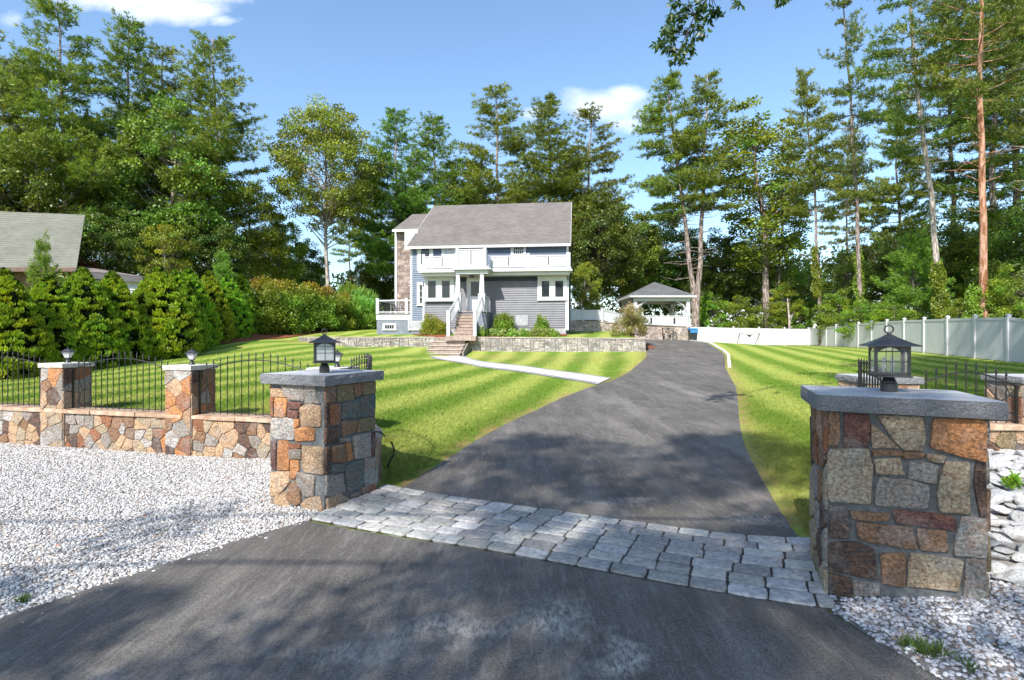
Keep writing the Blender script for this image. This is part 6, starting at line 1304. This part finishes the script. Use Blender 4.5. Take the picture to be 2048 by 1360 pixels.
off(OAK2, 'oak_tree', -5.2, -8.6, 1.0, 0, 'slender oak behind the camera shading the middle of the driveway')
off(P[1], 'pine_tree', 6.6, -1.6, 1.2, 0, 'tall pine right of the camera, outside the picture')
off(P[0], 'pine_tree', 12.5, 2.5, 1.15, 1.7, 'tall pine far right of the camera, outside the picture')
# overhanging oak with one long limb reaching into the top of the picture
g = np.random.default_rng(17); r = empty('oak_tree', (10.5, 3.0, h1(10.5,3)), 'oak whose leafy branch hangs into the top of the picture', 'tree'); loc = tuple(r.location)
tr = MB(); tr.tube([(10.5,3,.2),(10.3,3.2,5),(9.8,3.5,9)], [.28,.22,.15], 8); tr.tube([(10.3,3.3,6.2),(7.5,5.0,8.7),(5.0,6.8,8.6),(3.7,7.5,7.9),(3.25,7.6,7.3),(2.75,7.7,6.75)], [.12,.085,.055,.03,.015,.006], 6)
tw = []
def spot(px, py, Y=7.6): return np.array(atd(px, py, Y))
main = [spot(1470,-60), spot(1420,-10), spot(1390,30), spot(1372,70), spot(1355,110)]
for px, py, q in [(1375,12,1),(1405,8,1.2),(1428,22,1.2),(1352,5,.9),(1345,30,1),(1365,32,.8),(1398,30,1.1),(1418,36,.9),(1335,58,1.1),(1352,52,1),(1340,78,1.1),(1325,84,.6),(1314,90,.5),(1343,98,.5),(1378,60,.7),(1395,52,.8),(1408,62,.7),(1390,75,.6),(1374,88,.9),(1380,100,.6),(1358,108,.8),(1366,118,.5),(1348,122,.35),(1334,96,.4),(1438,28,.35),(1476,6,.5),(1400,-20,2),(1440,-30,2),(1360,-25,1.5),(1562,0,.6),(1570,-8,.8)]:
    c = spot(px, py, 7.6+g.uniform(-.25,.25)); b0 = min(main, key=lambda m_: np.linalg.norm(m_-c)); 
    if px < 1500: tr.tube([b0, (b0+c)/2+np.array((0,0,.03)), c], [.007,.005,.003], 4, False)
    k = int(44*q); v = unit(g.normal(size=(k,3))); C = c+v*(g.random(k)**.5*.075*(.6+.4*q))[:,None]*np.array((1,1,.95)); tw.append((C, v*.5+np.array((-.2,0,-.7))+g.normal(0,.45,(k,3))))
tr.tube([tuple(m_) for m_ in main], [.02,.014,.01,.007,.004], 5); tr.tube([(5.0,6.8,8.6),tuple(spot(1562,-60)),tuple(spot(1562,0))], [.03,.012,.005], 5)
tr.tube([(3.7,7.5,7.9), tuple(main[0])], [.03,.02], 5)
tr.build('trunk', BARKD, r, loc, smooth=True)
C = np.concatenate([a for a, _ in tw]); D = np.concatenate([b_ for _, b_ in tw]); n = len(C)
V, Fc, cl = leaves(C, D, .088*g.uniform(.6,1.25,n), .021, tint((.055,.10,.02), n, g, .2), g)
k2 = 9000; cc = np.array([(9.8,3.5,11.0),(8.2,4.0,10.5),(11.5,3.5,10),(9.5,5.2,11.2),(10.4,2,10.2),(7.4,5.0,9.8),(12,5,10.5)]); cc = cc[g.integers(0,7,k2)]; v = unit(g.normal(size=(k2,3))); C2 = cc+v*(g.random(k2)**.4*1.3)[:,None]
V2, F2, c2 = leaves(C2, v+g.normal(0,.5,(k2,3)), .18, .05, tint((.055,.10,.02), k2, g, .2), g)
meshobj('crown', np.concatenate([V,V2]), np.concatenate([Fc,F2+len(V)]), LEAF, r, loc, cols=np.concatenate([cl,c2]))
# overhead wires (their thin shadows cross the gravel)
for i, (yy, zz) in enumerate([(-1.2,6.3),(-2.6,6.6)]):
    m = MB(); m.tube([(-26+t*2.6, yy-.5*((t-10)/10)*.6, zz+.012*(t-10)**2*.4) for t in range(21)], .022, 6)
    tag(m.build('utility_wire', IRON, loc=(0,yy,zz)), ['black utility wire crossing above the street, the nearer of two','black utility wire crossing above the street, the farther of two'][i], 'wire')

# ------------------------------------------------------------------ sky, sun, camera
SE, SA = rad(42), rad(25)
w = bpy.data.worlds.new('World'); sc.world = w; w.use_nodes = True; nt = w.node_tree; bg = nt.nodes['Background']
sky = nd(nt, 'ShaderNodeTexSky', sky_type='NISHITA'); sky.sun_disc = False; sky.sun_elevation = SE; sky.sun_rotation = math.pi+SA; sky.air_density = 1.0; sky.dust_density = 1.0; sky.ozone_density = 2.0
tc = nd(nt, 'ShaderNodeTexCoord').outputs['Generated']; se = nd(nt, 'ShaderNodeSeparateXYZ'); nt.links.new(tc, se.inputs[0])
yy = math_(nt, 'MAXIMUM', se.outputs[1], .02); u = math_(nt, 'DIVIDE', se.outputs[0], yy); v = math_(nt, 'DIVIDE', se.outputs[2], yy)
cx_ = nd(nt, 'ShaderNodeCombineXYZ'); nt.links.new(u, cx_.inputs[0]); nt.links.new(v, cx_.inputs[1]); uv = cx_.outputs[0]
n1 = noise(nt, mapping(nt, uv, (1,1.4,1)), 9, 7, .6, .3); n2 = noise(nt, uv, 3, 3)
tot = None
for px, py, rx, ry, st in ((1205,214,85,34,.8),(1080,224,45,16,.6),(1250,190,40,22,.8),(1240,245,55,20,.5),(360,20,110,30,1.0),(300,-8,190,30,1.0),(440,38,40,14,.6),(20,45,30,14,.25),(1500,640,900,90,.35)):
    q = mapping(nt, uv, (F/rx, F/ry, 0), (0,0,0), (-(px-1024)/rx, -(HY-py)/ry, 0)); ln = nd(nt, 'ShaderNodeVectorMath', operation='LENGTH'); nt.links.new(q, ln.inputs[0])
    f = math_(nt, 'MULTIPLY', math_(nt, 'SUBTRACT', 1.25, ln.outputs['Value']), st); tot = f if tot is None else math_(nt, 'MAXIMUM', tot, f)
d = math_(nt, 'ADD', tot, math_(nt, 'MULTIPLY', math_(nt, 'SUBTRACT', n1, .5), 1.9)); m_ = ramp(nt, d, [(.05, 0), (.95, .85)])
fr = math_(nt, 'MULTIPLY', m_, ramp(nt, se.outputs[1], [(.0,0),(.1,1)]))
tinted = mixc(nt, 1.0, sky.outputs[0], (.92,1.0,1.02), 'MULTIPLY')
cl_ = mixc(nt, fr, tinted, (5.6,5.7,5.9)); nt.links.new(cl_, bg.inputs[0]); bg.inputs[1].default_value = .15
sd = bpy.data.lights.new('sun', 'SUN'); sd.energy = 4.1; sd.angle = rad(.55); sd.color = (1,.95,.87); so = bpy.data.objects.new('sun', sd); col.objects.link(so)
dirv = Vector((math.sin(SA)*math.cos(SE), math.cos(SA)*math.cos(SE), -math.sin(SE))); so.rotation_euler = dirv.to_track_quat('-Z','Y').to_euler(); so.location = (-20,-40,40)
cd = bpy.data.cameras.new('camera'); cam = bpy.data.objects.new('camera', cd); col.objects.link(cam); cam.location = (0,0,CH); cam.rotation_euler = (rad(90),0,0)
cd.sensor_width = 36; cd.lens = F/2048*36; cd.shift_y = -8/2048; cd.clip_start = .05; cd.clip_end = 2000; sc.camera = cam
sc.view_settings.view_transform = 'Standard'; sc.view_settings.look = 'None'; sc.view_settings.exposure = .88; sc.view_settings.gamma = 1
sc.cycles.max_bounces = 6; sc.cycles.diffuse_bounces = 3; sc.cycles.transparent_max_bounces = 6; sc.cycles.transmission_bounces = 4
